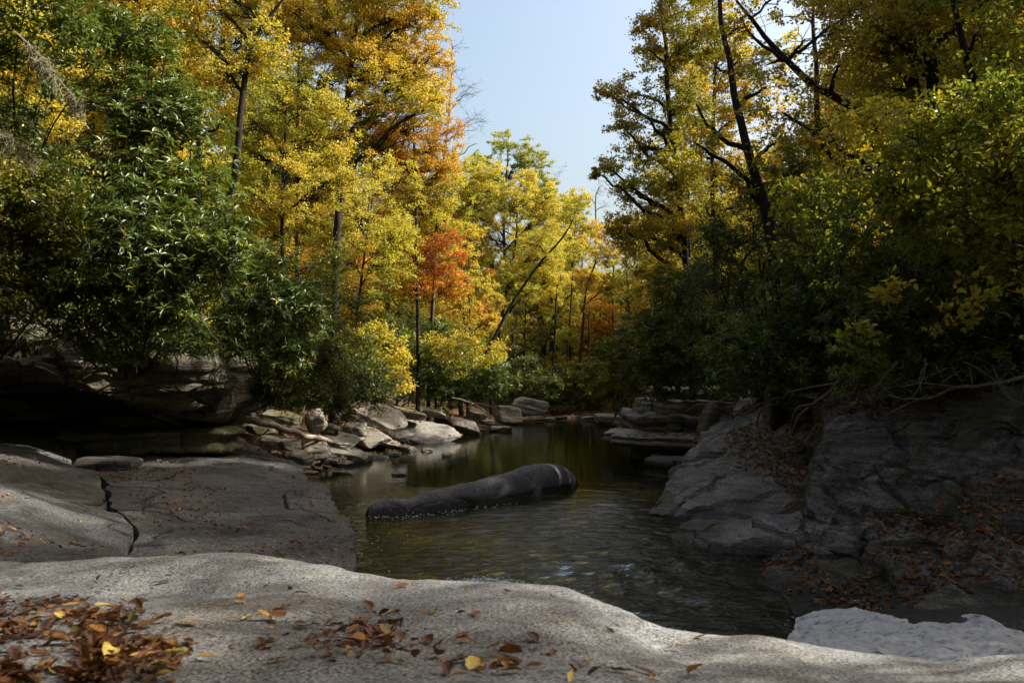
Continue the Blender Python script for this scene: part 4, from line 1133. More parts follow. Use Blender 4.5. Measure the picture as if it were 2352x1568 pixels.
tree('oak_tree', 'thick dark trunk standing at the top right behind the yellow shrubs', 15,
     [(2170, 560), (2150, 300), (2125, 40), (2110, -300)],
     [(2120, 90, 110), (2010, 60, 100), (2230, 40, 110), (2050, 200, 90), (2120, -150, 160), (2260, 160, 90), (1980, -120, 140), (2150, -350, 160), (2300, -260, 150), (2020, -420, 150), (2200, -560, 150)],  # highest lobes, out of frame, added to block sun from the left slabs
     BROWNGOLD, 0.20, group=GR, hue=0.4, seed=65, leaf=0.085, k=26)
tree('oak_tree', 'dark leaning trunk nearest the right edge of the frame', 9.5,
     [(2330, 560), (2275, 300), (2230, 130), (2190, -40), (2160, -250)],
     [(2240, 80, 90), (2320, 130, 90), (2180, -120, 140), (2330, -40, 120), (2290, 250, 70), (2200, -260, 140), (2330, -330, 150), (2250, -470, 150)],  # unseen upper lobes added as a sun screen for the left slabs
     WITCH, 0.075, group=GR, hue=0.55, seed=66, leaf=0.075, k=40, lpc=50)
tree('oak_tree', 'far slim bronze tree behind the long half bare branches', 21,
     [(1900, 600), (1880, 330), (1870, 60), (1870, -200)],
     [(1880, 120, 100), (1960, 230, 90), (1800, 40, 90), (1840, -80, 130), (2000, 60, 100), (1850, -220, 140), (1990, -200, 130), (1900, -400, 150)],
     BROWNGOLD, 0.12, group=GR, hue=0.45, seed=67, leaf=0.09, k=17, lpc=55)

# ------------------------------------------------------------------ shrubs
GS = 'evergreen shrubs on the left bank'


def shrub(name, label, D, base, L, mat, r0=0.05, cat='shrub', **kw):
    L = [(l[0], l[1], l[2] * 1.15) + tuple(l[3:]) for l in L]
    kw['k'] = kw.get('k', 40) * 1.45
    lob = px_lobes(D, L)
    b = P(*base); z = gz(b[0], b[1])
    b[2] = max(min(b[2], z + 1.5), z - 0.1) if kw.pop('fix', False) is False else b[2]
    lob = sorted(lob, key=lambda c: -c[0][2])
    def stem(c):
        c = np.asarray(c)
        mid = b + (c - b) * np.array([0.35, 0.35, 0.5]) + rng.normal(0, 0.08, 3) * np.linalg.norm(c - b)
        q = b + (c - b) * 0.75 + rng.normal(0, .04, 3)
        return [b + rng.normal(0, .06, 3) * np.array([1, 1, 0]), mid, q, b + (c - b) * 0.97]
    st = [stem(c) for c, r in lob[:9]]
    return grow(name, label, cat, st[0], r0 * .55, lob, mat, stems=st[1:], trunk_name='stems', **kw)


RH = dict(style='rosette', leaf=0.125, width=0.32, twigs=6, cl_r=0.34, hue=0.45, huev=.35, gap=-.25)
shrub('rhododendron', 'tall glossy rhododendron rising highest at the upper left', 11.5, (330, 760, 12.6),
      [(330, 90, 75), (290, 180, 90), (400, 200, 80), (460, 230, 55), (350, 280, 100), (430, 320, 85), (260, 300, 80), (270, 60, 60), (330, 400, 100), (450, 420, 80), (240, 420, 90)],
      GREEN, 0.06, group=GS, seed=81, k=58, **{**RH, 'gap': -.18})
shrub('rhododendron', 'broad glossy rhododendron hanging over the overhanging boulder', 11, (300, 800, 12.2),
      [(300, 540, 110), (420, 520, 100), (180, 560, 110), (330, 640, 100), (450, 620, 90), (230, 660, 100), (540, 540, 75), (120, 650, 90), (370, 720, 70), (250, 740, 60), (520, 640, 75), (90, 750, 60), (190, 775, 45), (330, 775, 50), (430, 735, 60), (500, 720, 60), (20, 700, 80), (330, 805, 42), (430, 790, 42), (510, 775, 45), (240, 800, 36)],
      GREEN, 0.06, group=GS, seed=82, k=66, **RH)
shrub('rhododendron', 'dim small leaved evergreen at the left edge below the lichen covered branches', 10, (-20, 760, 11.5),
      [(60, 420, 100), (-40, 330, 110), (60, 540, 110), (-60, 500, 120), (40, 660, 100), (120, 480, 80), (-80, 660, 120), (150, 380, 70), (60, 310, 70)],
      LAUREL, 0.05, group=GS, seed=83, k=60, lpc=90, leaf=0.065, tmpl=LEAF6, width=0.6, cl_r=0.28, hue=0.6, huev=.3, gap=-.2, up=0.9)
shrub('rhododendron', 'leafy green shrub at the top left corner', 9.5, (-40, 700, 11.5),
      [(60, 120, 80), (-20, 40, 90), (140, 60, 70), (-60, 180, 100), (120, 220, 50), (60, -40, 90), (200, 120, 55)],
      GREEN, 0.05, group=GS, seed=84, k=40, style='scatter', lpc=50, leaf=0.09, tmpl=LEAF6, width=0.5, cl_r=0.3, hue=0.6, up=0.8)
shrub('laurel', 'dense dark laurel thicket right of the overhanging boulder', 15.5, (640, 900, 17.2),
      [(580, 690, 70), (690, 730, 70), (590, 740, 80), (680, 800, 80), (760, 760, 70), (610, 830, 70), (740, 850, 70), (660, 890, 55), (790, 840, 55), (560, 720, 50), (560, 800, 50), (640, 760, 70), (720, 680, 60), (590, 880, 45), (640, 840, 60), (700, 900, 45), (800, 700, 50), (740, 600, 50), (820, 880, 40), (780, 920, 36)],
      LAUREL, 0.06, group=GS, seed=85, k=42, lpc=120, leaf=0.058, tmpl=LEAF6, width=0.55, cl_r=0.3, hue=0.55, huev=.3, gap=-.2, up=0.9)
shrub('rhododendron', 'shaded rhododendron in front of the dark laurel thicket', 13.5, (620, 880, 15.6),
      [(620, 620, 60), (560, 640, 60), (690, 680, 50), (620, 690, 75), (560, 730, 55), (690, 750, 60), (570, 800, 45), (540, 680, 60), (640, 810, 55)],
      GREEN, 0.05, group=GS, seed=86, k=44, **RH)
shrub('laurel', 'dark shrub draping down to the tumbled rocks of the left shore', 20, (770, 930, 22),
      [(790, 800, 60), (830, 870, 55), (770, 880, 55), (720, 900, 50), (860, 900, 40), (690, 930, 35), (780, 930, 35), (880, 880, 40)],
      LAUREL, 0.05, group=GS, seed=87, k=40, lpc=100, leaf=0.075, tmpl=LEAF6, width=0.55, hue=0.5, up=0.9)
shrub('witch_hazel', 'bright lemon yellow sapling glowing among the dark shrubs of the left shore', 23, (850, 920, 24),
      [(830, 810, 36), (880, 850, 38), (860, 760, 36), (910, 880, 36), (900, 800, 36), (840, 880, 30), (820, 760, 26)],
      YELLOW, 0.04, seed=88, k=30, lpc=50, leaf=0.10, tmpl=LEAF6, width=0.75, hue=0.42, group='yellow shrubs on the left bank')
shrub('rhododendron', 'sunlit silvery green rhododendron at the foot of the leaning trunk', 32, (1030, 920, 33.5),
      [(1000, 830, 50), (1060, 850, 55), (960, 860, 45), (1110, 880, 45), (1020, 900, 45), (1080, 910, 36), (1140, 870, 40), (1010, 770, 45), (930, 900, 36)],
      GREEN, 0.05, group=GS, seed=89, k=30, **{**RH, 'leaf': 0.17})
shrub('witch_hazel', 'pale yellow spray of leaves in front of the leaning trunk', 31, (1040, 920, 33),
      [(1030, 800, 34), (1080, 790, 36), (1120, 830, 34), (1050, 840, 30), (1140, 800, 26), (1000, 780, 26)],
      YELLOW, 0.035, seed=90, k=22, lpc=50, leaf=0.095, tmpl=LEAF6, width=0.75, hue=0.55, group='yellow shrubs on the left bank')
shrub('laurel', 'dark glossy shrub beneath the straight trunks of the bend', 47, (1220, 925, 48),
      [(1210, 850, 40), (1250, 880, 40), (1190, 890, 36), (1160, 920, 30), (1240, 920, 30), (1280, 900, 32)],
      LAUREL, 0.05, seed=91, k=24, lpc=90, leaf=0.11, width=0.6, hue=0.5, group='shrubs at the bend')
shrub('laurel', 'dim green shrub at the water under the forked gold tree', 48, (1330, 935, 49),
      [(1330, 880, 40), (1370, 860, 42), (1300, 910, 32), (1350, 920, 34), (1400, 900, 36), (1290, 860, 30)],
      OLIVE, 0.05, seed=92, k=22, lpc=80, leaf=0.11, hue=0.3, group='shrubs at the bend')
shrub('laurel', 'yellowish green shrub hanging over the pale far boulder', 37, (1430, 930, 39),
      [(1420, 830, 45), (1390, 880, 38), (1450, 860, 40), (1420, 910, 30), (1440, 780, 40), (1400, 800, 34)],
      OLIVE, 0.05, seed=93, k=26, lpc=80, leaf=0.10, hue=0.5, group='shrubs at the bend')
# right bank
GRS = 'evergreen shrubs on the right bank'
shrub('laurel', 'dark evergreen thicket above the layered ledge', 21, (1560, 900, 23),
      [(1500, 760, 65), (1560, 820, 70), (1490, 850, 50), (1550, 700, 65), (1620, 760, 70), (1460, 800, 40), (1620, 860, 60), (1520, 890, 40), (1580, 640, 60)],
      LAUREL, 0.06, group=GRS, seed=94, k=34, lpc=110, leaf=0.085, tmpl=LEAF6, width=0.55, hue=0.4, up=0.9)
shrub('hemlock', 'dark green hemlock behind the forked dark trunk', 16.5, (1760, 820, 18),
      [(1700, 560, 85), (1780, 480, 85), (1820, 400, 75), (1660, 660, 80), (1760, 640, 90), (1840, 560, 85), (1720, 430, 50), (1640, 560, 50), (1850, 330, 60)],
      LAUREL, 0.07, group=GRS, seed=95, k=32, lpc=120, leaf=0.06, tmpl=LEAF6, width=0.5, hue=0.4, up=0.9)
shrub('rhododendron', 'deeply shaded rhododendron over the leafy sloping rock', 13.5, (1820, 880, 16),
      [(1720, 790, 80), (1820, 760, 90), (1900, 700, 90), (1760, 860, 60), (1860, 840, 70), (1680, 850, 50), (1940, 800, 80), (1820, 660, 80), (1920, 600, 80)],
      GREEN, 0.06, group=GRS, seed=96, k=44, **RH)
shrub('rhododendron', 'glossy shaded rhododendron above the big right rock face', 10.2, (2130, 900, 12.5),
      [(2030, 760, 90), (2130, 720, 95), (2230, 780, 95), (2060, 640, 90), (2170, 600, 95), (2280, 660, 95), (2120, 830, 70), (2330, 770, 90), (2000, 850, 60), (2250, 860, 60), (2400, 700, 110), (1990, 540, 80), (2400, 850, 90)],
      GREEN, 0.06, group=GRS, seed=97, k=62, **{**RH, 'leaf': 0.115})
shrub('witch_hazel', 'yellow green broad leaved shrub filling the right edge above the dark rhododendron', 8.6, (2290, 800, 11),
      [(2100, 330, 85), (2200, 270, 85), (2300, 330, 95), (2050, 420, 80), (2170, 430, 90), (2290, 460, 100), (2010, 300, 70), (2330, 200, 80), (2400, 400, 120), (2230, 550, 80), (2090, 520, 70), (2330, 560, 80)],
      WITCH, 0.05, seed=98, k=56, lpc=48, leaf=0.082, tmpl=LEAF6, width=0.62, hue=0.45, up=0.8, group='yellow shrubs on the right bank', cl_r=0.34)
shrub('witch_hazel', 'dull gold broad leaved shrub behind the long half bare branches', 11.5, (1980, 760, 14),
      [(1900, 480, 85), (1960, 400, 80), (1850, 560, 75), (1980, 520, 80), (1930, 320, 60), (1900, 620, 60), (1830, 450, 60)],
      WITCH, 0.05, seed=99, k=36, lpc=34, leaf=0.10, tmpl=LEAF6, width=0.72, hue=0.62, up=0.8, group='yellow shrubs on the right bank', cl_r=0.34)
shrub('witch_hazel', 'sparse yellow leaved branches hanging before the dark right bank shrubs', 8.0, (2380, 880, 9.8),
      [(2250, 700, 60), (2330, 640, 70), (2170, 760, 45), (2380, 760, 80), (2080, 680, 45), (1950, 770, 40)],
      WITCH, 0.03, seed=100, k=22, lpc=26, leaf=0.08, tmpl=LEAF6, width=0.72, hue=0.62, up=0.8, group='yellow shrubs on the right bank', cl_r=0.34)

# ------------------------------------------------------------------ the woods behind (copies)
def proto(seed, mat, hue, h, lpc, kk):
    r = np.random.default_rng(seed)
    path = [(0, 0, 0), (0.1, 0, h * .4), (0, .1, h * .75), (0.15, 0, h)]
    lobes = []
    for i in range(9):
        z = h * r.uniform(.32, .98); a = r.uniform(0, 6.28); d = h * 0.17 * (1.25 - z / h) * r.uniform(.3, 1.6)
        lobes.append(((math.cos(a) * d, math.sin(a) * d, z), h * r.uniform(.09, .15)))
    return grow('woodland_tree', 'x', 'tree', path, 0.015 * h, lobes, mat, seed=seed, leaf=0.13, k=kk, lpc=lpc, hue=hue, cl_r=0.45)


pr = [(proto(401, GOLD, .45, 13, 60, 16), 'golden'), (proto(402, YELLOW, .5, 12, 60, 16), 'yellow'), (proto(403, LIME, .5, 14, 60, 16), 'olive green'),
      (proto(404, ORANGE, .45, 11, 60, 16), 'orange'), (proto(405, BROWNGOLD, .4, 13, 60, 16), 'bronze')]
spots = []
wr = np.random.default_rng(5)


def left(y): return float(np.interp(y, YL, XL))


def right(y): return float(np.interp(y, YR, XR))


for i in range(46):
    y = wr.uniform(18, 58); spots.append((left(y) - wr.uniform(5, 22) - (4 if y < 24 else 0), y, 'on the slope of the left bank'))
for i in range(52):
    y = wr.uniform(11, 58); x = right(y) + wr.uniform(5.5, 20)
    if in_gap(x, y, gz(x, y) + 13, 1.6) or (21 < y < 42 and x < 14) or (y < 24 and x < right(y) + 9): continue
    spots.append((x, y, 'on the slope of the right bank'))
for i in range(85):
    spots.append((wr.uniform(-24, 28), wr.uniform(53, 100), 'beyond the far end of the pool'))
used = set()
for i, (x, y, where) in enumerate(spots):
    k = int(wr.integers(0, 5)) if i >= 5 else i
    root, colour = pr[k]
    if k in used:
        c = root.copy(); COL.objects.link(c)
        for ch in root.children:
            d = ch.copy(); COL.objects.link(d); d.parent = c
    else:
        c = root; used.add(k)
    c.location = (x, y, gz(x, y) - 0.2)
    far = where.startswith('beyond')
    s = (wr.uniform(0.55, 0.7) if abs(x / y - .115) < .06 else wr.uniform(.75, 1.0)) if far else wr.uniform(0.75, 1.05)
    c.scale = (s, s, s * wr.uniform(.9, 1.15))
    c.rotation_euler = (0, 0, wr.uniform(0, 6.28))
    c['label'] = '%s woodland tree standing deep in the woods %s' % (colour, where)
    c['group'] = 'woodland trees ' + where


def bush(seed, mat, hue):
    r = np.random.default_rng(seed)
    lob = [((r.normal(0, .8), r.normal(0, .8), r.uniform(.5, 2.3)), r.uniform(.5, .8)) for i in range(9)]
    return grow('woodland_shrub', 'x', 'shrub', [(0, 0, 0), (0, .1, 1), (.1, .1, 2)], .04, lob, mat, seed=seed, leaf=.11, k=26, lpc=80, hue=hue, cl_r=.4, width=.6, up=.9, trunk_name='stems', tmpl=LEAF6)


bp = [(bush(501, LAUREL, .6), 'dark green'), (bush(502, OLIVE, .5), 'olive'), (bush(503, GREEN, .5), 'glossy green'), (bush(504, BROWNGOLD, .4), 'bronze'), (bush(505, YELLOW, .45), 'yellow')]
bspots = []
for i in range(60):
    y = wr.uniform(18, 50); bspots.append((left(y) - wr.uniform(3.0, 13), y, 'on the slope of the left bank'))
for i in range(50):
    y = wr.uniform(11, 50); bspots.append((right(y) + wr.uniform(3.6, 12), y, 'on the slope of the right bank'))
for i in range(95):
    bspots.append((wr.uniform(-14, 18), wr.uniform(50, 80), 'beyond the far end of the pool'))
used = set()
for i, (x, y, where) in enumerate(bspots):
    k = int(wr.choice(5, p=[.34, .26, .2, .12, .08])) if i >= 5 else i
    root, colour = bp[k]
    if k in used:
        c = root.copy(); COL.objects.link(c)
        for ch in root.children:
            d = ch.copy(); COL.objects.link(d); d.parent = c
    else:
        c = root; used.add(k)
    c.location = (x, y, gz(x, y) - 0.15)
    s = wr.uniform(.7, 1.5)
    c.scale = (s, s, s * wr.uniform(.8, 1.3)); c.rotation_euler = (0, 0, wr.uniform(0, 6.28))
    c['label'] = '%s woodland shrub growing under the trees %s' % (colour, where)
    c['group'] = 'woodland shrubs ' + where
# big trees added to shade the rocks, mostly unseen past the right edge
def big(label, x, y, h, rad, seed, mat=LAUREL, zl=.15):
    r = np.random.default_rng(seed); z0 = gz(x, y) - .2
    lob = []
    for i in range(15):
        z = h * r.uniform(zl, .97); a = r.uniform(0, 6.28); d = rad * (1.1 - .6 * z / h) * r.uniform(.2, 1)
        lob.append(((x + math.cos(a) * d, y + math.sin(a) * d, z0 + z), rad * r.uniform(.4, .6)))
    return grow('hemlock_tree' if mat is LAUREL else 'oak_tree', label, 'tree', [(x, y, z0), (x, y, z0 + h * .4), (x + .2, y, z0 + h * .8), (x + .2, y, z0 + h)], .18, lob, mat, seed=seed, leaf=.12, k=17, lpc=120, hue=.4, cl_r=.5, width=.7, group='shade trees added past the right edge', gap=-.6)


for i, (x, y, h, rad, mt) in enumerate([(9.4, 10.6, 7.0, 2.4, LAUREL), (9.2, 13.2, 14, 2.6, BROWNGOLD), (10.5, 17.0, 14, 3.0, BROWNGOLD), (11.0, 10.0, 15, 2.8, BROWNGOLD), (15, 15, 17, 3.2, LAUREL), (13.5, 20.0, 15, 3.2, BROWNGOLD), (12.5, 12.5, 16, 3.0, BROWNGOLD), (8.0, 15.5, 13, 2.4, BROWNGOLD), (14, 9.4, 17, 2.6, BROWNGOLD), (8.3, 6.6, 5.6, 1.9, LAUREL)]):
    big(['tall dark evergreen', 'tall bronze oak'][mt is BROWNGOLD] + ' added behind the right bank shrubs to shade the rocks', x, y, h, rad, 600 + i, mt)
# thin unseen canopy added so that its gaps dapple the foreground
lob = [((9.6, 4.6, 12.2), .8), ((8.8, 5.6, 11.4), .7), ((10.4, 5.4, 13.0), .8), ((9.4, 6.6, 12.4), .8), ((9.0, 3.6, 9.6), .35), ((9.6, 3.9, 11.0), .4), ((8.2, 6.4, 10.4), .6), ((9.3, 3.0, 8.4), .35), ((9.4, 2.6, 10.6), .6), ((9.8, 1.9, 11.2), .6), ((8.8, 2.2, 9.2), .5), ((9.2, 3.6, 11.6), .6), ((8.6, 4.4, 10.2), .5), ((9.0, 1.4, 9.8), .6)]
grow('oak_tree', 'unseen thin crowned oak added past the right edge to dapple the foreground slab', 'tree', [(10.5, 6.4, 2.5), (10.4, 6.2, 6), (10.0, 5.6, 9), (9.6, 5.2, 12)], .13, lob, BROWNGOLD, seed=641, leaf=.09, k=30, lpc=60, hue=.4, cl_r=.4)
# unseen crowns added above and around the picture to cut the sky light
for i, (lb, base, lobs) in enumerate([
        ('oak leaning over the stream from the left bank, its crown above the foreground', [(-8, 3, .8), (-7.4, 3.4, 5), (-6, 4, 9), (-4, 4.6, 11.5)],
         [(-6.5, 3, 10, 1.6), (-4.5, 5.5, 11, 1.6), (-2.2, 4.0, 11.5, 1.5), (-3.2, 7.6, 11.5, 1.5), (-.4, 6.2, 12, 1.4), (-6, 7, 10.5, 1.6), (-2, 1.2, 11.5, 1.5), (-5, .2, 11, 1.6), (.8, 3.2, 12.2, 1.2), (-8.5, 5, 9.5, 1.6), (-.6, 9, 12, 1.3), (-6, 9.5, 10.8, 1.6), (-4.2, 10.6, 11.4, 1.5), (-7.6, 11, 11.2, 1.6), (-2, 11, 12.6, 1.3), (2.6, 5.5, 12.6, 1.2), (1.5, 8, 12.8, 1.2)]),
        ('unseen hemlock added past the left edge to cut sky light on the slabs', [(-11, 8, 1.8), (-11, 8, 6), (-10.8, 8, 11), (-10.8, 8, 15)],
         [(-11, 8, 5, 2.0), (-10, 7, 8, 1.8), (-11.5, 9, 9, 1.9), (-10.5, 8.5, 11.5, 1.6), (-10.8, 8, 14, 1.2), (-9.6, 9.5, 7, 1.4)]),
        ('oak behind the camera on the right bank', [(7, -3, 1.5), (6.8, -2.8, 6), (6, -2, 10), (5, -1.5, 12)],
         [(5, -2, 11, 1.6), (3, -1, 11.5, 1.5), (6.5, -4, 9, 1.7), (3.5, -4, 10.5, 1.7), (1.2, -2.5, 11.5, 1.5), (7.5, -1.5, 9.5, 1.2), (5, -5, 7, 1.8), (8, -5, 6, 1.8)])]):
    grow('oak_tree' if 'oak' in lb else 'hemlock_tree', lb, 'tree', base, .2, [(q[:3], q[3]) for q in lobs], BROWNGOLD if 'oak' in lb else LAUREL, seed=660 + i, leaf=.14, k=24, lpc=100, hue=.45, cl_r=.45, group='shade trees added around the camera', gap=-.6)
SUR = [(wr.uniform(-14, 14), wr.uniform(-17, -9.5)) for i in range(24)] + [(wr.uniform(-22, -9.5), wr.uniform(-7, 13)) for i in range(18)] + [(wr.uniform(10, 22), wr.uniform(-9, 1.0)) for i in range(18)] + [(wr.uniform(13, 24), wr.uniform(9.5, 19)) for i in range(10)]  # unseen woodland copies added around the camera to block sky light
for i, (x, y) in enumerate(SUR):
    if in_gap(x, y, gz(x, y) + 14, 2.3) or (y > 0 and x < 0 and x > -.66 * y - 4.5): continue
    root, colour = (pr + [(bp[0][0], 'dark')])[i % 6]
    c = root.copy(); COL.objects.link(c)
    for ch in root.children:
        d = ch.copy(); COL.objects.link(d); d.parent = c
    s = wr.uniform(.9, 1.15) if i % 6 < 5 else 1.7
    c.location = (x, y, gz(x, y) - .2); c.scale = (s * 1.35, s * 1.35, s); c.rotation_euler = (0, 0, wr.uniform(0, 6.28))
    c['label'] = '%s %s added around the camera, outside the picture, to darken the shade' % (colour, 'tree' if i % 6 < 5 else 'evergreen shrub'); c['group'] = 'woods around the camera'
# ------------------------------------------------------------------ driftwood, roots, twigs
def stick(name, label, cat, pts, r0, r1, mat, forks=(), wob=0.03, part='fork'):
    T = catmull(np.array([P(*p) for p in pts]), 28)
    L = np.linalg.norm(T[-1] - T[0])
    T = T + np.stack([fbm(np.stack([np.linspace(0, 6, 28), np.full(28, 3.3 * j), np.full(28, pts[0][0] * .1)], -1), 1, 3, 8) for j in range(3)], -1) * wob * L
    V, Fc = tubes(T[None], np.linspace(r0, r1, 28)[None], 8)
    base = T[0].copy()
    o = link(name, mesh_np(name, V - base, [Fc]), mat, None, base)
    tag(o, label, cat)
    for f in forks:
        Q = catmull(np.array([P(*p) for p in f[0]]), 16)
        Q = Q + np.stack([fbm(np.stack([np.linspace(0, 4, 16), np.full(16, 3.3 * j), np.full(16, f[0][0][0] * .1)], -1), 1, 3, 8) for j in range(3)], -1) * wob * 0.5 * L * np.linspace(0, 1, 16)[:, None]
        V, Fc = tubes(Q[None], np.linspace(f[1], f[1] * 0.3, 16)[None], 6)
        link(part, mesh_np(part, V - base, [Fc]), mat, o)
    return o


stick('driftwood_log', 'weathered pale log lying over the rocks from the overhanging boulder toward the pool', 'log',
      [(540, 952, 16.6), (610, 975, 17.2), (680, 1000, 18.0), (750, 1012, 19.2), (810, 1022, 20.2)], 0.085, 0.04, DRIFT,
      [([(690, 1000, 18.0), (690, 960, 18.0), (700, 930, 18.1)], 0.018), ([(618, 985, 17.2), (600, 1000, 17.1), (585, 1015, 17.0)], 0.03)])
stick('dead_branch', 'thin pale dead branch reaching over the leaf covered wet rock', 'branch',
      [(1040, 915, 30.5), (1085, 925, 30), (1115, 945, 29.6), (1140, 965, 29.2)], 0.035, 0.01, DRIFT, [([(1085, 925, 30), (1120, 930, 29.6), (1160, 950, 29.2)], 0.02)])
stick('root', 'twisted bare root hooking down the leafy slope below the right bank shrubs', 'root',
      [(1950, 830, 11.6), (1925, 885, 11.7), (1870, 925, 12.0), (1832, 965, 12.2), (1824, 1000, 12.4), (1845, 1010, 12.3)], 0.040, 0.016, BARK_PALE,
      [([(1868, 928, 12), (1835, 935, 12), (1820, 960, 12.2), (1818, 1000, 12.4)], 0.022), ([(1920, 880, 11.7), (1860, 890, 12), (1800, 905, 12.3)], 0.02)])
stick('root', 'pale forked root lying on the leaves at the middle of the leafy slope', 'root',
      [(1848, 1000, 12.6), (1815, 1022, 12.9), (1775, 1005, 13.2), (1738, 975, 13.6)], 0.022, 0.012, BARK_PALE, [([(1812, 1012, 12.9), (1780, 995, 13.2), (1745, 960, 13.6)], 0.016)])
stick('root', 'long bare root slanting down to the left of the hooked root', 'root',
      [(1890, 850, 13.2), (1830, 890, 13.8), (1775, 930, 14.6), (1740, 960, 15.0), (1700, 985, 15.4)], 0.032, 0.012, BARK_PALE, [([(1800, 910, 14.2), (1740, 930, 15), (1700, 960, 15.6)], 0.018)])
stick('root', 'short bare root curling over the upper shelf of the layered ledge', 'root',
      [(1680, 905, 17.6), (1640, 925, 17.8), (1600, 930, 18), (1575, 945, 18.2)], 0.022, 0.008, BARK_PALE, [([(1650, 922, 17.8), (1660, 935, 17.7), (1675, 948, 17.6)], 0.014)])
stick('dead_branch', 'long pale bare branch sweeping along the top of the big right rock face', 'branch',
      [(2400, 850, 8.4), (2290, 880, 8.7), (2200, 890, 9.0), (2100, 915, 9.3), (2040, 910, 9.5)], 0.028, 0.009, BARK_PALE,
      [([(2200, 890, 9), (2120, 880, 9), (2060, 890, 9.1)], 0.014), ([(2130, 908, 9.2), (2060, 940, 9.2), (2020, 960, 9.3)], 0.01), ([(2290, 880, 8.7), (2330, 920, 8.6), (2400, 930, 8.5)], 0.012)])
stick('dead_branch', 'thin pale branch crossing down the left part of the big right rock face', 'branch',
      [(2060, 830, 9.6), (2020, 880, 9.6), (1990, 900, 9.8), (2010, 930, 9.7)], 0.014, 0.005, BARK_PALE, [([(2020, 880, 9.6), (2050, 905, 9.5), (2090, 925, 9.4)], 0.01)])
stick('dead_branch', 'thin drooping twig trailing into the pool beside the layered ledge', 'branch',
      [(1470, 860, 20.5), (1440, 915, 20.6), (1410, 965, 20.8), (1375, 1005, 21), (1340, 1025, 21.2)], 0.022, 0.006, BARK,
      [([(1440, 915, 20.6), (1420, 930, 20.6), (1412, 960, 20.7)], 0.012), ([(1410, 965, 20.8), (1380, 985, 20.8), (1365, 1000, 20.9)], 0.01)])
stick('dead_branch', 'pale crooked branch under the rhododendron, resting on the overhanging boulder', 'branch',
      [(200, 800, 11.6), (270, 780, 11.4), (330, 745, 11.3), (350, 690, 11.2)], 0.024, 0.010, BARK_PALE, [([(270, 782, 11.4), (320, 790, 11.4), (345, 800, 11.3)], 0.01), ([(345, 700, 11.2), (372, 670, 11.1), (380, 640, 11.1)], 0.01)])
# bare hanging stems below the shrubs
for lab, (ax, ay, az), (bx, by), D, n, sd in [
        ('tangle of thin grey stems hanging under the rhododendrons above the big right rock face', (2100, 840, 0), (2390, 930), 9.0, 34, 3),
        ('tangle of thin stems under the shaded rhododendron over the leafy slope', (1700, 860, 0), (1960, 925), 14.0, 26, 4),
        ('tangle of thin stems hanging over the overhanging boulder', (120, 720, 0), (480, 800), 11.0, 28, 5),
        ('tangle of thin stems under the dark laurel above the driftwood log', (560, 850, 0), (820, 940), 17.0, 30, 6)]:
    r = np.random.default_rng(sd)
    cs, rs = [], []
    for i in range(n):
        x = r.uniform(ax, bx); y0 = r.uniform(ay - 30, ay + 30); y1 = r.uniform(ay + 30, by)
        x1 = x + r.normal(0, 60)
        d = D + r.normal(0, .25)
        a, c = P(x, y0, d + 0.4), P(x1, y1, d - 0.1)
        m = (a + c) / 2 + r.normal(0, .12, 3)
        cs.append(bez(a, m, c, 10)); rs.append(np.linspace(1, .4, 10) * r.uniform(.004, .010))
    V, Fc = tubes(np.array(cs), np.array(rs), 5)
    base = V.mean(0)
    tag(link('bare_stems', mesh_np('bare_stems', V - base, [Fc]), TWIG, None, base), lab, 'stems', None, 'stuff')

# lichen covered branch at the upper left
def lichen_branch(label, pts, D, sd):
    T = catmull(np.array([P(x, y, D + i * 0.05) for i, (x, y) in enumerate(pts)]), 24)
    base = T[0].copy()
    V, Fc = tubes(T[None], np.linspace(.022, .008, 24)[None], 6)
    o = link('mossy_branch', mesh_np('mossy_branch', V - base, [Fc]), BARK_PALE, None, base)
    tag(o, label, 'branch')
    r = np.random.default_rng(sd)
    n = 700
    cen = r.uniform(2, 23, 9)
    i = np.clip(cen[r.integers(0, 9, n)] + r.normal(0, .9, n), 0, 23).astype(int)
    s = T[i] + r.normal(0, .018, (n, 3))
    e = s + r.normal(0, .045, (n, 3)) + np.array([0, 0, -.10]) * r.random((n, 1)) ** 2 * 2.2
    V, Fc = tubes(np.stack([s, (s + e) / 2 + r.normal(0, .02, (n, 3)), e], 1), np.full((n, 3), .0025), 3)
    link('lichen', mesh_np('lichen', V - base, [Fc]), LICHEN, o)


lichen_branch('lichen covered branch slanting down across the upper left shrubs', [(40, 80), (90, 130), (140, 190), (185, 250)], 8.8, 1)
lichen_branch('short lichen draped branch at the left edge below the slanting one', [(-30, 300), (20, 320), (60, 345), (90, 380)], 8.8, 2)

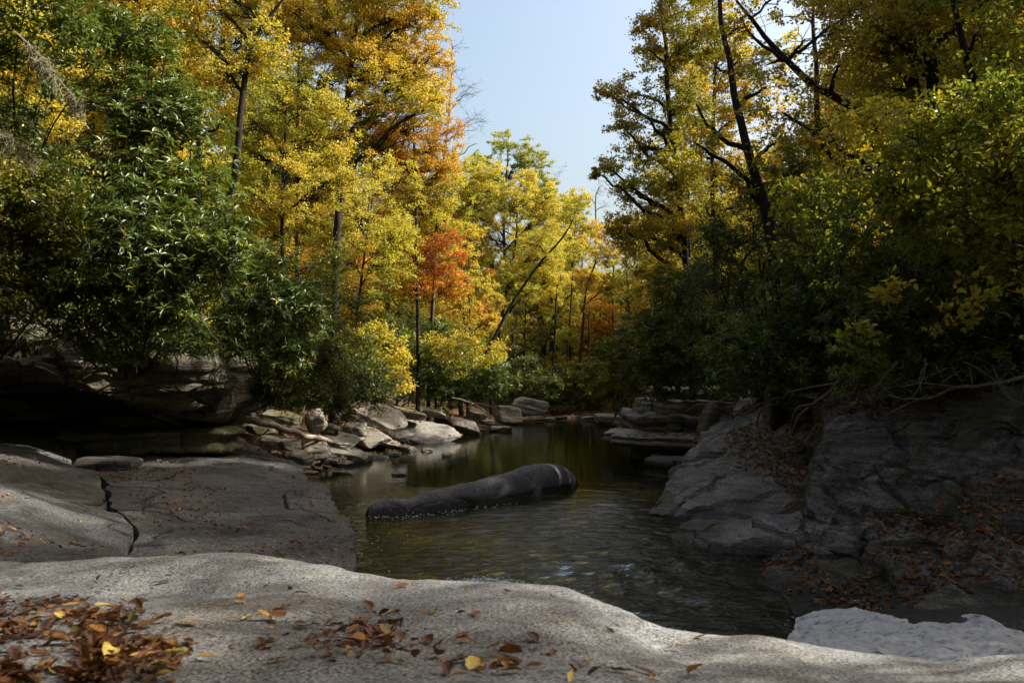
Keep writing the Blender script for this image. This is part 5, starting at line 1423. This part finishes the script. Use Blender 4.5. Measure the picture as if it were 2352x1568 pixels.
# ------------------------------------------------------------------ fallen leaves
def fallen_mesh(kind, sd):
    r = np.random.default_rng(sd)
    nu, nv = 11, 7
    u = np.linspace(0, 1, nu); v = np.linspace(-1, 1, nv)
    if kind == 'oval': w = 0.30 * np.sin(PI * np.clip(u, 0, 1) ** 0.85) ** 0.8
    elif kind == 'long': w = 0.17 * np.sin(PI * u ** 0.9) ** 0.7
    elif kind == 'round': w = 0.40 * np.sin(PI * u ** 0.8) ** 0.6
    else: w = 0.34 * np.sin(PI * u ** 0.8) ** 0.7 * (0.72 + 0.38 * np.abs(np.sin(u * PI * 3.2 + .3)))
    U, W = np.meshgrid(u, v, indexing='ij')
    x = U - .5
    curl = r.uniform(0.2, 1.6); bend = r.normal(0, .9)
    wy = w[:, None] * W
    a = W * curl * r.uniform(.6, 1.2)
    y = np.where(abs(curl) > .05, w[:, None] * np.sin(a) / max(curl, .2), wy)
    z = w[:, None] * (1 - np.cos(a)) / max(curl, .2) + bend * 0.22 * (U - .5) ** 2 + 0.02 * r.normal(size=U.shape)
    tw = (U - .5) * r.normal(0, .5)
    y, z = y * np.cos(tw) - z * np.sin(tw), y * np.sin(tw) + z * np.cos(tw)
    V = np.stack([x, y, z], -1).reshape(-1, 3)
    V[:, 2] -= V[:, 2].min()
    i = np.arange(nu * nv).reshape(nu, nv)
    Fc = np.stack([i[:-1, :-1], i[1:, :-1], i[1:, 1:], i[:-1, 1:]], -1).reshape(-1, 4)
    V2, F2 = tubes(np.array([[[.5, 0, V[:, 2].max() * .3], [.62, .02, .05], [.75, .05 * r.normal(), .03]]]), np.array([[.012, .010, .008]]), 4)
    return np.concatenate([V, V2]), [Fc, F2 + len(V)]


def fleaf_mat(name, c, c2, rough=.5):
    m, nt, out = new_mat(name)
    L = nt.links.new
    tc = N(nt, 'ShaderNodeTexCoord')
    n = N(nt, 'ShaderNodeTexNoise'); n.inputs['Scale'].default_value = 5; n.inputs['Detail'].default_value = 5
    L(tc.outputs['Object'], n.inputs['Vector'])
    r = ramp(nt, [(.35, c), (.68, c2)]); L(n.outputs['Fac'], r.inputs['Fac'])
    p = N(nt, 'ShaderNodeBsdfPrincipled'); p.inputs['Roughness'].default_value = rough; p.inputs['Specular IOR Level'].default_value = .4
    L(r.outputs['Color'], p.inputs['Base Color'])
    w = N(nt, 'ShaderNodeTexWave'); w.inputs['Scale'].default_value = 5; w.bands_direction = 'X'
    L(tc.outputs['Object'], w.inputs['Vector'])
    b = N(nt, 'ShaderNodeBump'); b.inputs['Strength'].default_value = .25; b.inputs['Distance'].default_value = .02
    L(w.outputs['Fac'], b.inputs['Height']); L(b.outputs[0], p.inputs['Normal'])
    t = N(nt, 'ShaderNodeBsdfTranslucent'); L(r.outputs['Color'], t.inputs['Color'])
    mx = N(nt, 'ShaderNodeMixShader'); mx.inputs['Fac'].default_value = .2
    L(p.outputs[0], mx.inputs[1]); L(t.outputs[0], mx.inputs[2]); L(mx.outputs[0], out.inputs['Surface'])
    return m


FM = {'rust brown': fleaf_mat('fallen_rust', (.13, .052, .016), (.22, .092, .026)), 'dark brown': fleaf_mat('fallen_dark', (.06, .026, .013), (.13, .055, .022), .4),
      'tan': fleaf_mat('fallen_tan', (.26, .15, .055), (.36, .22, .09)), 'orange': fleaf_mat('fallen_orange', (.30, .125, .022), (.40, .19, .035)),
      'yellow': fleaf_mat('fallen_yellow', (.50, .36, .06), (.58, .44, .12)), 'olive': fleaf_mat('fallen_olive', (.20, .19, .03), (.32, .28, .05))}
KINDS = {'oval': 'oval', 'long': 'narrow', 'round': 'round', 'lobed': 'ragged'}
LM = {}
sd = 0
for kd in KINDS:
    for v in range(3):
        geo = fallen_mesh(kd, 50 + sd); sd += 1
        for cn in FM:
            me = mesh_np('fallen_leaf', geo[0], geo[1]); me.materials.append(FM[cn])
            LM[(kd, v, cn)] = me
lr = np.random.default_rng(31)


def put_leaf(key, px, py, kind, cn, size, label, group, yaw=None, lift=0.0, tilt=.25):
    o_ = Vector(CAM); d = Vector(ray(px, py)).normalized()
    loc, nrm, _, _ = BVHS[key].ray_cast(o_, d)
    if loc is None: return None
    o = bpy.data.objects.new('fallen_leaf', LM[(kind, int(lr.integers(0, 3)), cn)])
    COL.objects.link(o)
    if nrm.z < 0: nrm = -nrm
    nz = (nrm + Vector(lr.normal(0, tilt, 3))).normalized()
    q = nz.to_track_quat('Z', 'Y')
    from mathutils import Quaternion
    q = q @ Quaternion((0, 0, 1), yaw if yaw is not None else lr.uniform(0, 6.28))
    o.rotation_mode = 'QUATERNION'; o.rotation_quaternion = q
    o.location = loc + nrm * (0.003 + lift)
    o.scale = (size * .68, size * .68, size * .45)
    tag(o, label, 'leaf', group)
    return o


FG_G = 'fallen leaves on the foreground slab'
# leaves one can point to
SPEC = [(372, 1340, 'lobed', 'dark brown', .115, 'big dark curled leaf highest on the left of the foreground slab', .2),
        (487, 1360, 'long', 'rust brown', .075, 'narrow rust leaf right of the big dark curled leaf', .1),
        (555, 1372, 'lobed', 'orange', .07, 'upper of two overlapping orange tan leaves near the slab crest', .4),
        (548, 1386, 'lobed', 'tan', .065, 'lower of two overlapping orange tan leaves near the slab crest', 2.5),
        (566, 1424, 'round', 'yellow', .055, 'round bright yellow leaf alone on the pale hump', .3),
        (535, 1424, 'long', 'tan', .06, 'tan leaf tucked under the round bright yellow leaf', .2),
        (690, 1367, 'long', 'dark brown', .085, 'long dark leaf lying flat in shade near the slab crest', .0),
        (665, 1396, 'oval', 'tan', .05, 'small tan leaf below the long dark leaf near the crest', .3),
        (925, 1348, 'lobed', 'rust brown', .085, 'curled rust leaf alone at the crest above the water', .1),
        (998, 1408, 'oval', 'olive', .07, 'olive green leaf lying flat in the middle of the foreground slab', .05),
        (1092, 1413, 'oval', 'rust brown', .085, 'rust brown curled leaf right of the olive green leaf', -.5),
        (1060, 1410, 'oval', 'dark brown', .05, 'small brown leaf between the olive leaf and the curled rust leaf', .5),
        (1280, 1428, 'long', 'orange', .06, 'narrow orange leaf on the sloping right part of the foreground slab', -.35),
        (985, 1475, 'round', 'rust brown', .075, 'broad brown leaf lying face up in the middle of the foreground slab', .1),
        (1065, 1462, 'lobed', 'rust brown', .085, 'crumpled rust leaf of the pair right of the broad brown leaf', .2),
        (1065, 1476, 'lobed', 'orange', .07, 'orange leaf underneath the crumpled rust leaf', .0),
        (1175, 1487, 'oval', 'yellow', .04, 'small oval yellow leaf on bare granite', -.6),
        (1268, 1502, 'round', 'rust brown', .05, 'round brown leaf on bare granite, right of the small yellow one', .8),
        (1230, 1495, 'long', 'dark brown', .05, 'thin dark leaf touching the round brown leaf', .2),
        (1345, 1520, 'long', 'tan', .075, 'narrow tan leaf toward the right of the leaf scatter', -.5),
        (1330, 1536, 'round', 'dark brown', .03, 'small dark curled leaf just below the narrow tan leaf', .5),
        (1420, 1545, 'lobed', 'dark brown', .10, 'large dark withered leaf at the bottom of the slab', .2),
        (1480, 1545, 'lobed', 'dark brown', .08, 'upright withered leaf beside the large dark withered leaf', 1.4),
        (1500, 1560, 'oval', 'orange', .06, 'orange leaf at the bottom edge below the upright withered leaf', .3),
        (1600, 1549, 'long', 'rust brown', .06, 'thin rust leaf farthest right on the foreground slab', -.2),
        (1310, 1560, 'oval', 'yellow', .06, 'yellow tan leaf standing at the bottom edge right of centre', .8),
        (1170, 1520, 'lobed', 'dark brown', .11, 'big folded brown leaf of the lower middle heap', .3),
        (1040, 1525, 'lobed', 'dark brown', .10, 'big dark red brown leaf, left of the lower middle heap', .4),
        (935, 1493, 'long', 'rust brown', .13, 'long rolled rust leaf running down the middle heap', -.75),
        (120, 1545, 'round', 'yellow', .06, 'bright yellow leaf at the bottom left corner', .3),
        (430, 1435, 'lobed', 'tan', .10, 'big pale tan leaf standing up at the right end of the left heap', .6),
        (105, 1465, 'long', 'olive', .08, 'pale olive leaf lying across the left heap', .2),
        (390, 1485, 'lobed', 'orange', .10, 'orange tan ragged leaf at the lower right of the left heap', -.2)]
for px, py, kd, cn, s, lb, yw in SPEC:
    put_leaf('fg', px, py, kd, cn, s, lb, FG_G, yaw=yw, lift=.004)
WHERE = [  # region polygons in picture terms: x range, y range, count, words
    ((0, 420), (1395, 1568), 120, 'in the thick heap at the left of the foreground slab', [.38, .33, .10, .12, .04, .03]),
    ((0, 330), (1380, 1450), 26, 'along the shaded upper rim of the left leaf heap', [.4, .4, .1, .1, 0, 0]),
    ((690, 960), (1400, 1510), 36, 'in the middle heap of the foreground slab', [.4, .3, .15, .1, .02, .03]),
    ((1000, 1200), (1490, 1566), 22, 'in the lower middle heap of the foreground slab', [.35, .25, .2, .15, .03, .02]),
    ((440, 700), (1400, 1530), 9, 'on the pale hump between the heaps', [.3, .2, .25, .2, .03, .02]),
    ((1200, 1640), (1420, 1566), 9, 'scattered over the bare granite right of the heaps', [.3, .2, .25, .2, .03, .02]),
    ((600, 1250), (1345, 1410), 10, 'thinly scattered below the crest of the foreground slab', [.3, .3, .25, .1, .03, .02])]
CN = list(FM)
for (x0, x1), (y0, y1), n, where, w in WHERE:
    for i in range(n):
        px, py = lr.uniform(x0, x1), lr.uniform(y0, y1)
        if 'heap' in where and 'between' not in where and 'right of' not in where:
            cx, cy = (x0 + x1) / 2, (y0 + y1) / 2
            q_ = .35 + .75 * lr.random(); px = cx + (px - cx) * q_; py = cy + (py - cy) * (.5 + .6 * lr.random())
        kd = ['oval', 'oval', 'lobed', 'long', 'round'][int(lr.integers(0, 5))]
        cn = CN[int(lr.choice(6, p=w))]
        s = lr.uniform(.05, .10) if 'heap' in where else lr.uniform(.025, .07)
        put_leaf('fg', px, py, kd, cn, s, '%s %s fallen leaf %s' % (KINDS[kd], cn, where), FG_G, lift=lr.uniform(0, .02) if 'heap' in where else 0, tilt=.3)
# leaves on the left slabs
for key, (x0, x1), (y0, y1), n, where in [('slab2', (700, 810), (1210, 1300), 20, 'near the water corner of the largest left slab'),
                                          ('slab2', (370, 720), (1030, 1280), 24, 'scattered over the largest left slab'),
                                          ('slab2', (240, 420), (1040, 1110), 10, 'in the hollow at the head of the long crack'),
                                          ('slab1', (0, 290), (1110, 1280), 9, 'on the flat slab at the left edge'),
                                          ('slab0', (0, 200), (1040, 1090), 6, 'on the low step at the left edge'),
                                          ('slab2', (300, 480), (1170, 1240), 8, 'along the small crack of the largest left slab')]:
    for i in range(n):
        cn = CN[int(lr.choice(6, p=[.34, .2, .22, .2, .02, .02]))]
        kd = ['oval', 'long', 'lobed'][int(lr.integers(0, 3))]
        put_leaf(key, lr.uniform(x0, x1), lr.uniform(y0, y1), kd, cn, lr.uniform(.05, .11), '%s %s leaf %s' % (KINDS[kd], cn, where), 'fallen leaves on the left slabs')


# leaf litter that nobody could count
def litter(label, keys, box, n, size, thr, freq, sd, hue=.4, zmin=.25, zoff=.0, where=None):
    r = np.random.default_rng(sd)
    xy = np.stack([r.uniform(box[0], box[1], n), r.uniform(box[2], box[3], n)], -1)
    m = fbm(np.concatenate([xy, xy[:, :1] * 0], 1), freq, 3, sd)
    xy = xy[m > thr]
    pos, nr = [], []
    for x, y in xy:
        best = None
        for k in keys:
            b = GROUND_BVH if k == 'ground' else BVHS[k]
            loc, nn, _, _ = b.ray_cast(Vector((x, y, 30)), Vector((0, 0, -1)))
            if loc is not None and (best is None or loc.z > best[0].z): best = (loc, nn)
        if best is None or best[0].z < 0.06: continue
        if where is not None and not where(best[0].x, best[0].y, best[0].z, r): continue
        nn = best[1] if best[1].z > 0 else -best[1]
        if nn.z < zmin: continue
        pos.append(np.array(best[0]) + np.array(nn) * r.uniform(.006, .03)); nr.append(np.array(nn))
    if not pos: return
    pos = np.array(pos); nr = np.array(nr); k = len(pos)
    V, Fc, H = leaf_geo(pos, unit(nr + r.normal(0, .35, (k, 3))), r.normal(size=(k, 3)), size * r.uniform(.5, 1.2, k), np.clip(hue + r.normal(0, .25, k), 0, 1), LEAF6, .65)
    base = V.mean(0)
    tag(link('leaf_litter', mesh_np('leaf_litter', V - base, [Fc], H, smooth=False), LITTER, None, base), label, 'leaf litter', None, 'stuff')


litter('brown leaf litter caught on the big right rock face', ['rr1'], (2.3, 8, 5.5, 13), 26000, .062, 0.05, .7, 3, zmin=.4, hue=.3)
litter('brown leaf litter blanketing the sloping rock of the right bank', ['rr2'], (2.4, 8, 9, 19), 22000, .075, -.10, .6, 4, zmin=.1, where=lambda x, y, z, r: x > 3.35 + .16 * (y - 10.5) + .28 * (1 - min(1, max(0, (y - 12) / 3))) * 1.5 + r.normal(0, .16))
litter('brown leaves on the shelves of the layered ledge', ['shelf'], (2.4, 7, 18, 26), 2600, .09, .0, .8, 5)
litter('dry leaves between the tumbled rocks of the left shore', ['ground'] + ['shore%d' % k for k in range(30)], (-9.5, -1, 16.5, 36), 15000, .10, .03, .8, 6, hue=.55)
litter('dry leaves on the far bank of the bend', ['ground'], (-3, 8, 40, 52), 7000, .14, -.1, .6, 7, hue=.6)
litter('leaf crumbs and grit caught in the hollows of the left slabs', ['slab2', 'slab1', 'slab0'], (-9.5, -1.2, 5.5, 18), 9000, .055, .17, .8, 11, zmin=.5)
litter('sunlit dry leaves on the wet rock by the pool', ['shore2'], (-4, 0, 29, 34), 1500, .10, -.2, .8, 8, hue=.6)
litter('dry leaves under the trees of the right bank', ['ground'], (4, 12, 12, 30), 6000, .11, .0, .6, 9)

def heap_bits():
    r = np.random.default_rng(44)
    pos, nr = [], []
    for i in range(3200):
        px, py = r.uniform(-60, 540), 1568 - abs(r.normal(0, 95))
        if r.random() < .05: px, py = r.normal(830, 70), r.normal(1470, 24)
        if px < 545 and fbm(np.array([[px / 130, py / 60, 0]]), 1, 3, 8)[0] < -.15 + max(0, (px - 250) / 320) + max(0, (1440 - py) / 220) + r.normal(0, .08): continue
        loc, nn, _, _ = BVHS['fg'].ray_cast(Vector(CAM), Vector(ray(px, py)).normalized())
        if loc is None: continue
        pos.append(np.array(loc) + [0, 0, r.uniform(.002, .012)]); nr.append(np.array(nn) * np.sign(nn.z))
    pos = np.array(pos); nr = np.array(nr); k = len(pos)
    V, Fc, H = leaf_geo(pos, unit(nr + r.normal(0, .35, (k, 3))), r.normal(size=(k, 3)), r.uniform(.012, .05, k), np.clip(.22 + r.normal(0, .22, k), 0, 1), LEAF6, .6)
    base = V.mean(0)
    tag(link('leaf_litter', mesh_np('leaf_litter', V - base, [Fc], H, smooth=False), LITTER, None, base), 'dark crumbled leaf bits between the leaves of the foreground slab', 'leaf litter', None, 'stuff')


heap_bits()

# ------------------------------------------------------------------ white water
def foam_mat():
    m, nt, out = new_mat('white_water')
    L = nt.links.new
    tc = N(nt, 'ShaderNodeTexCoord')
    mp = N(nt, 'ShaderNodeMapping'); mp.inputs['Scale'].default_value = (1.0, 2.6, 1.6); mp.inputs['Rotation'].default_value = (0, 0, .5)
    L(tc.outputs['Object'], mp.inputs['Vector'])
    n = N(nt, 'ShaderNodeTexNoise'); n.inputs['Scale'].default_value = 6; n.inputs['Detail'].default_value = 10; n.inputs['Roughness'].default_value = .75; n.inputs['Distortion'].default_value = .8
    L(mp.outputs['Vector'], n.inputs['Vector'])
    r = ramp(nt, [(.34, (.50, .53, .59)), (.48, (.70, .73, .79)), (.62, (.86, .88, .92))]); L(n.outputs['Fac'], r.inputs['Fac'])
    p = N(nt, 'ShaderNodeBsdfPrincipled'); p.inputs['Roughness'].default_value = .35
    L(r.outputs['Color'], p.inputs['Base Color'])
    b = N(nt, 'ShaderNodeBump'); b.inputs['Strength'].default_value = .5; b.inputs['Distance'].default_value = .03
    L(n.outputs['Fac'], b.inputs['Height']); L(b.outputs[0], p.inputs['Normal'])
    t = N(nt, 'ShaderNodeBsdfTranslucent'); L(r.outputs['Color'], t.inputs['Color'])
    mx = N(nt, 'ShaderNodeMixShader'); mx.inputs['Fac'].default_value = .4
    L(p.outputs[0], mx.inputs[1]); L(t.outputs[0], mx.inputs[2])
    tr = N(nt, 'ShaderNodeBsdfTransparent')
    hole = ramp(nt, [(.36, 0.7), (.45, 0.0)]); L(n.outputs['Fac'], hole.inputs['Fac'])
    m2 = N(nt, 'ShaderNodeMixShader'); L(hole.outputs['Color'], m2.inputs['Fac']); L(mx.outputs[0], m2.inputs[1]); L(tr.outputs[0], m2.inputs[2])
    L(m2.outputs[0], out.inputs['Surface'])
    return m


FOAM = foam_mat()
rows = [[(1800, 1580, 4.9), (1900, 1580, 4.8), (2050, 1585, 4.7), (2200, 1590, 4.6), (2330, 1600, 4.5), (2500, 1610, 4.4)],
        [(1795, 1510, 5.5), (1900, 1505, 5.4), (2050, 1510, 5.3), (2200, 1515, 5.2), (2330, 1535, 5.1), (2500, 1560, 5.0)],
        [(1815, 1462, 6.0), (1920, 1440, 5.9), (2050, 1444, 5.8), (2200, 1452, 5.6), (2330, 1486, 5.5), (2500, 1520, 5.3)],
        [(1835, 1438, 6.4), (1925, 1416, 6.3), (2050, 1420, 6.1), (2200, 1428, 5.95), (2330, 1458, 5.85), (2500, 1490, 5.7)],
        [(1850, 1445, 6.8), (1930, 1436, 6.7), (2050, 1436, 6.5), (2200, 1446, 6.3), (2330, 1472, 6.2), (2500, 1500, 6.0)]]
o = loft('white_water', rows, 300, 200, FOAM, noise=[(0.09, 1.7, 3, 91), (0.045, 5, 4, 92), (0.022, 16, 4, 93)], skirt=(0, 0, -.5), key='foam', label='churning white water below the wet rock at the lower right', cat='white water')
o['kind'] = 'stuff'


def flecks(label, pts, n, rad, sd, size=(.006, .02), spray=0.0):
    r = np.random.default_rng(sd)
    v0, f0 = ICO[3][0], ICO[3][1]
    V, Fc = [], []
    import bmesh
    bm = bmesh.new(); bmesh.ops.create_icosphere(bm, subdivisions=1, radius=1); bm.verts.ensure_lookup_table()
    v0 = np.array([x.co[:] for x in bm.verts]); f0 = np.array([[y.index for y in x.verts] for x in bm.faces]); bm.free()
    T = catmull(np.array([P(px, py, 2 * F / (py - 880)) for px, py in pts]), 60)
    for i in range(n):
        c = T[int(r.integers(0, 60))] + np.array([r.normal(0, rad), r.normal(0, rad), 0])
        c[2] = 0.022 + spray * abs(r.normal())
        s = r.uniform(*size)
        V.append(v0 * np.array([s * 1.5, s, s * .5]) + c); Fc.append(f0 + i * len(v0))
    V = np.concatenate(V); base = V.mean(0)
    tag(link('foam', mesh_np('foam', V - base, [np.concatenate(Fc)]), FOAM, None, base), label, 'foam', None, 'stuff')


flecks('line of white bubbles along the waterline of the long dark rock', [(850, 1187), (930, 1186), (1050, 1173), (1200, 1152)], 110, .07, 1, (.005, .013))
flecks('foam streaks floating behind the foreground slab', [(1040, 1335), (1100, 1328), (1170, 1336), (1260, 1348), (1330, 1362)], 420, .07, 2, (.004, .014))
flecks('scattered bubbles floating on the pool beside the largest left slab', [(840, 1290), (870, 1235), (900, 1200), (860, 1150)], 50, .3, 3, (.004, .009))
flecks('bubbles and froth drifting out from the white water', [(1560, 1300), (1650, 1360), (1750, 1400), (1820, 1430)], 40, .3, 4, (.002, .006))

flecks('flying droplets and froth along the upper edge of the white water', [(1830, 1446), (1900, 1432), (1990, 1425), (2100, 1428), (2200, 1435), (2310, 1470)], 160, .05, 5, (.002, .007), .07)


# ------------------------------------------------------------------ camera, light, render
cam = bpy.data.cameras.new('camera')
cam.sensor_width = 36; cam.lens = 36 * F / 2352
cam.clip_start = 0.05; cam.clip_end = 2000
cam.dof.use_dof = True; cam.dof.focus_distance = 13; cam.dof.aperture_fstop = 5.6
co = bpy.data.objects.new('camera', cam); COL.objects.link(co)
co.location = CAM; co.rotation_euler = (PI / 2 + PITCH, 0, 0)
S.camera = co
sd_ = Vector((math.sin(AZ) * math.cos(EL), math.cos(AZ) * math.cos(EL), math.sin(EL)))
sun = bpy.data.lights.new('sun', 'SUN'); sun.energy = 5.0; sun.angle = math.radians(0.55); sun.color = (1, .95, .85)
so = bpy.data.objects.new('sun', sun); COL.objects.link(so)
so.rotation_euler = sd_.to_track_quat('Z', 'Y').to_euler(); so.location = (20, 10, 30)
w = bpy.data.worlds.new('World'); S.world = w; w.use_nodes = True
nt = w.node_tree; bg = nt.nodes['Background']
sky = nt.nodes.new('ShaderNodeTexSky'); sky.sky_type = 'NISHITA'; sky.sun_disc = False
sky.sun_elevation = EL; sky.sun_rotation = AZ; sky.air_density = 1.5; sky.dust_density = 7.0; sky.ozone_density = 1.2; sky.altitude = 0
nt.links.new(sky.outputs[0], bg.inputs['Color'])
bg.inputs['Strength'].default_value = 0.15
S.view_settings.view_transform = 'Standard'; S.view_settings.look = 'None'; S.view_settings.exposure = 0.9; S.view_settings.gamma = 1
c = S.cycles
c.max_bounces = 6; c.diffuse_bounces = 3; c.glossy_bounces = 3; c.transmission_bounces = 3; c.transparent_max_bounces = 6
c.sample_clamp_indirect = 6; c.caustics_reflective = False; c.caustics_refractive = False
c.use_denoising = True
c.denoiser = 'OPENIMAGEDENOISE'
c.denoising_input_passes = 'RGB_ALBEDO_NORMAL'
c.denoising_prefilter = 'ACCURATE'
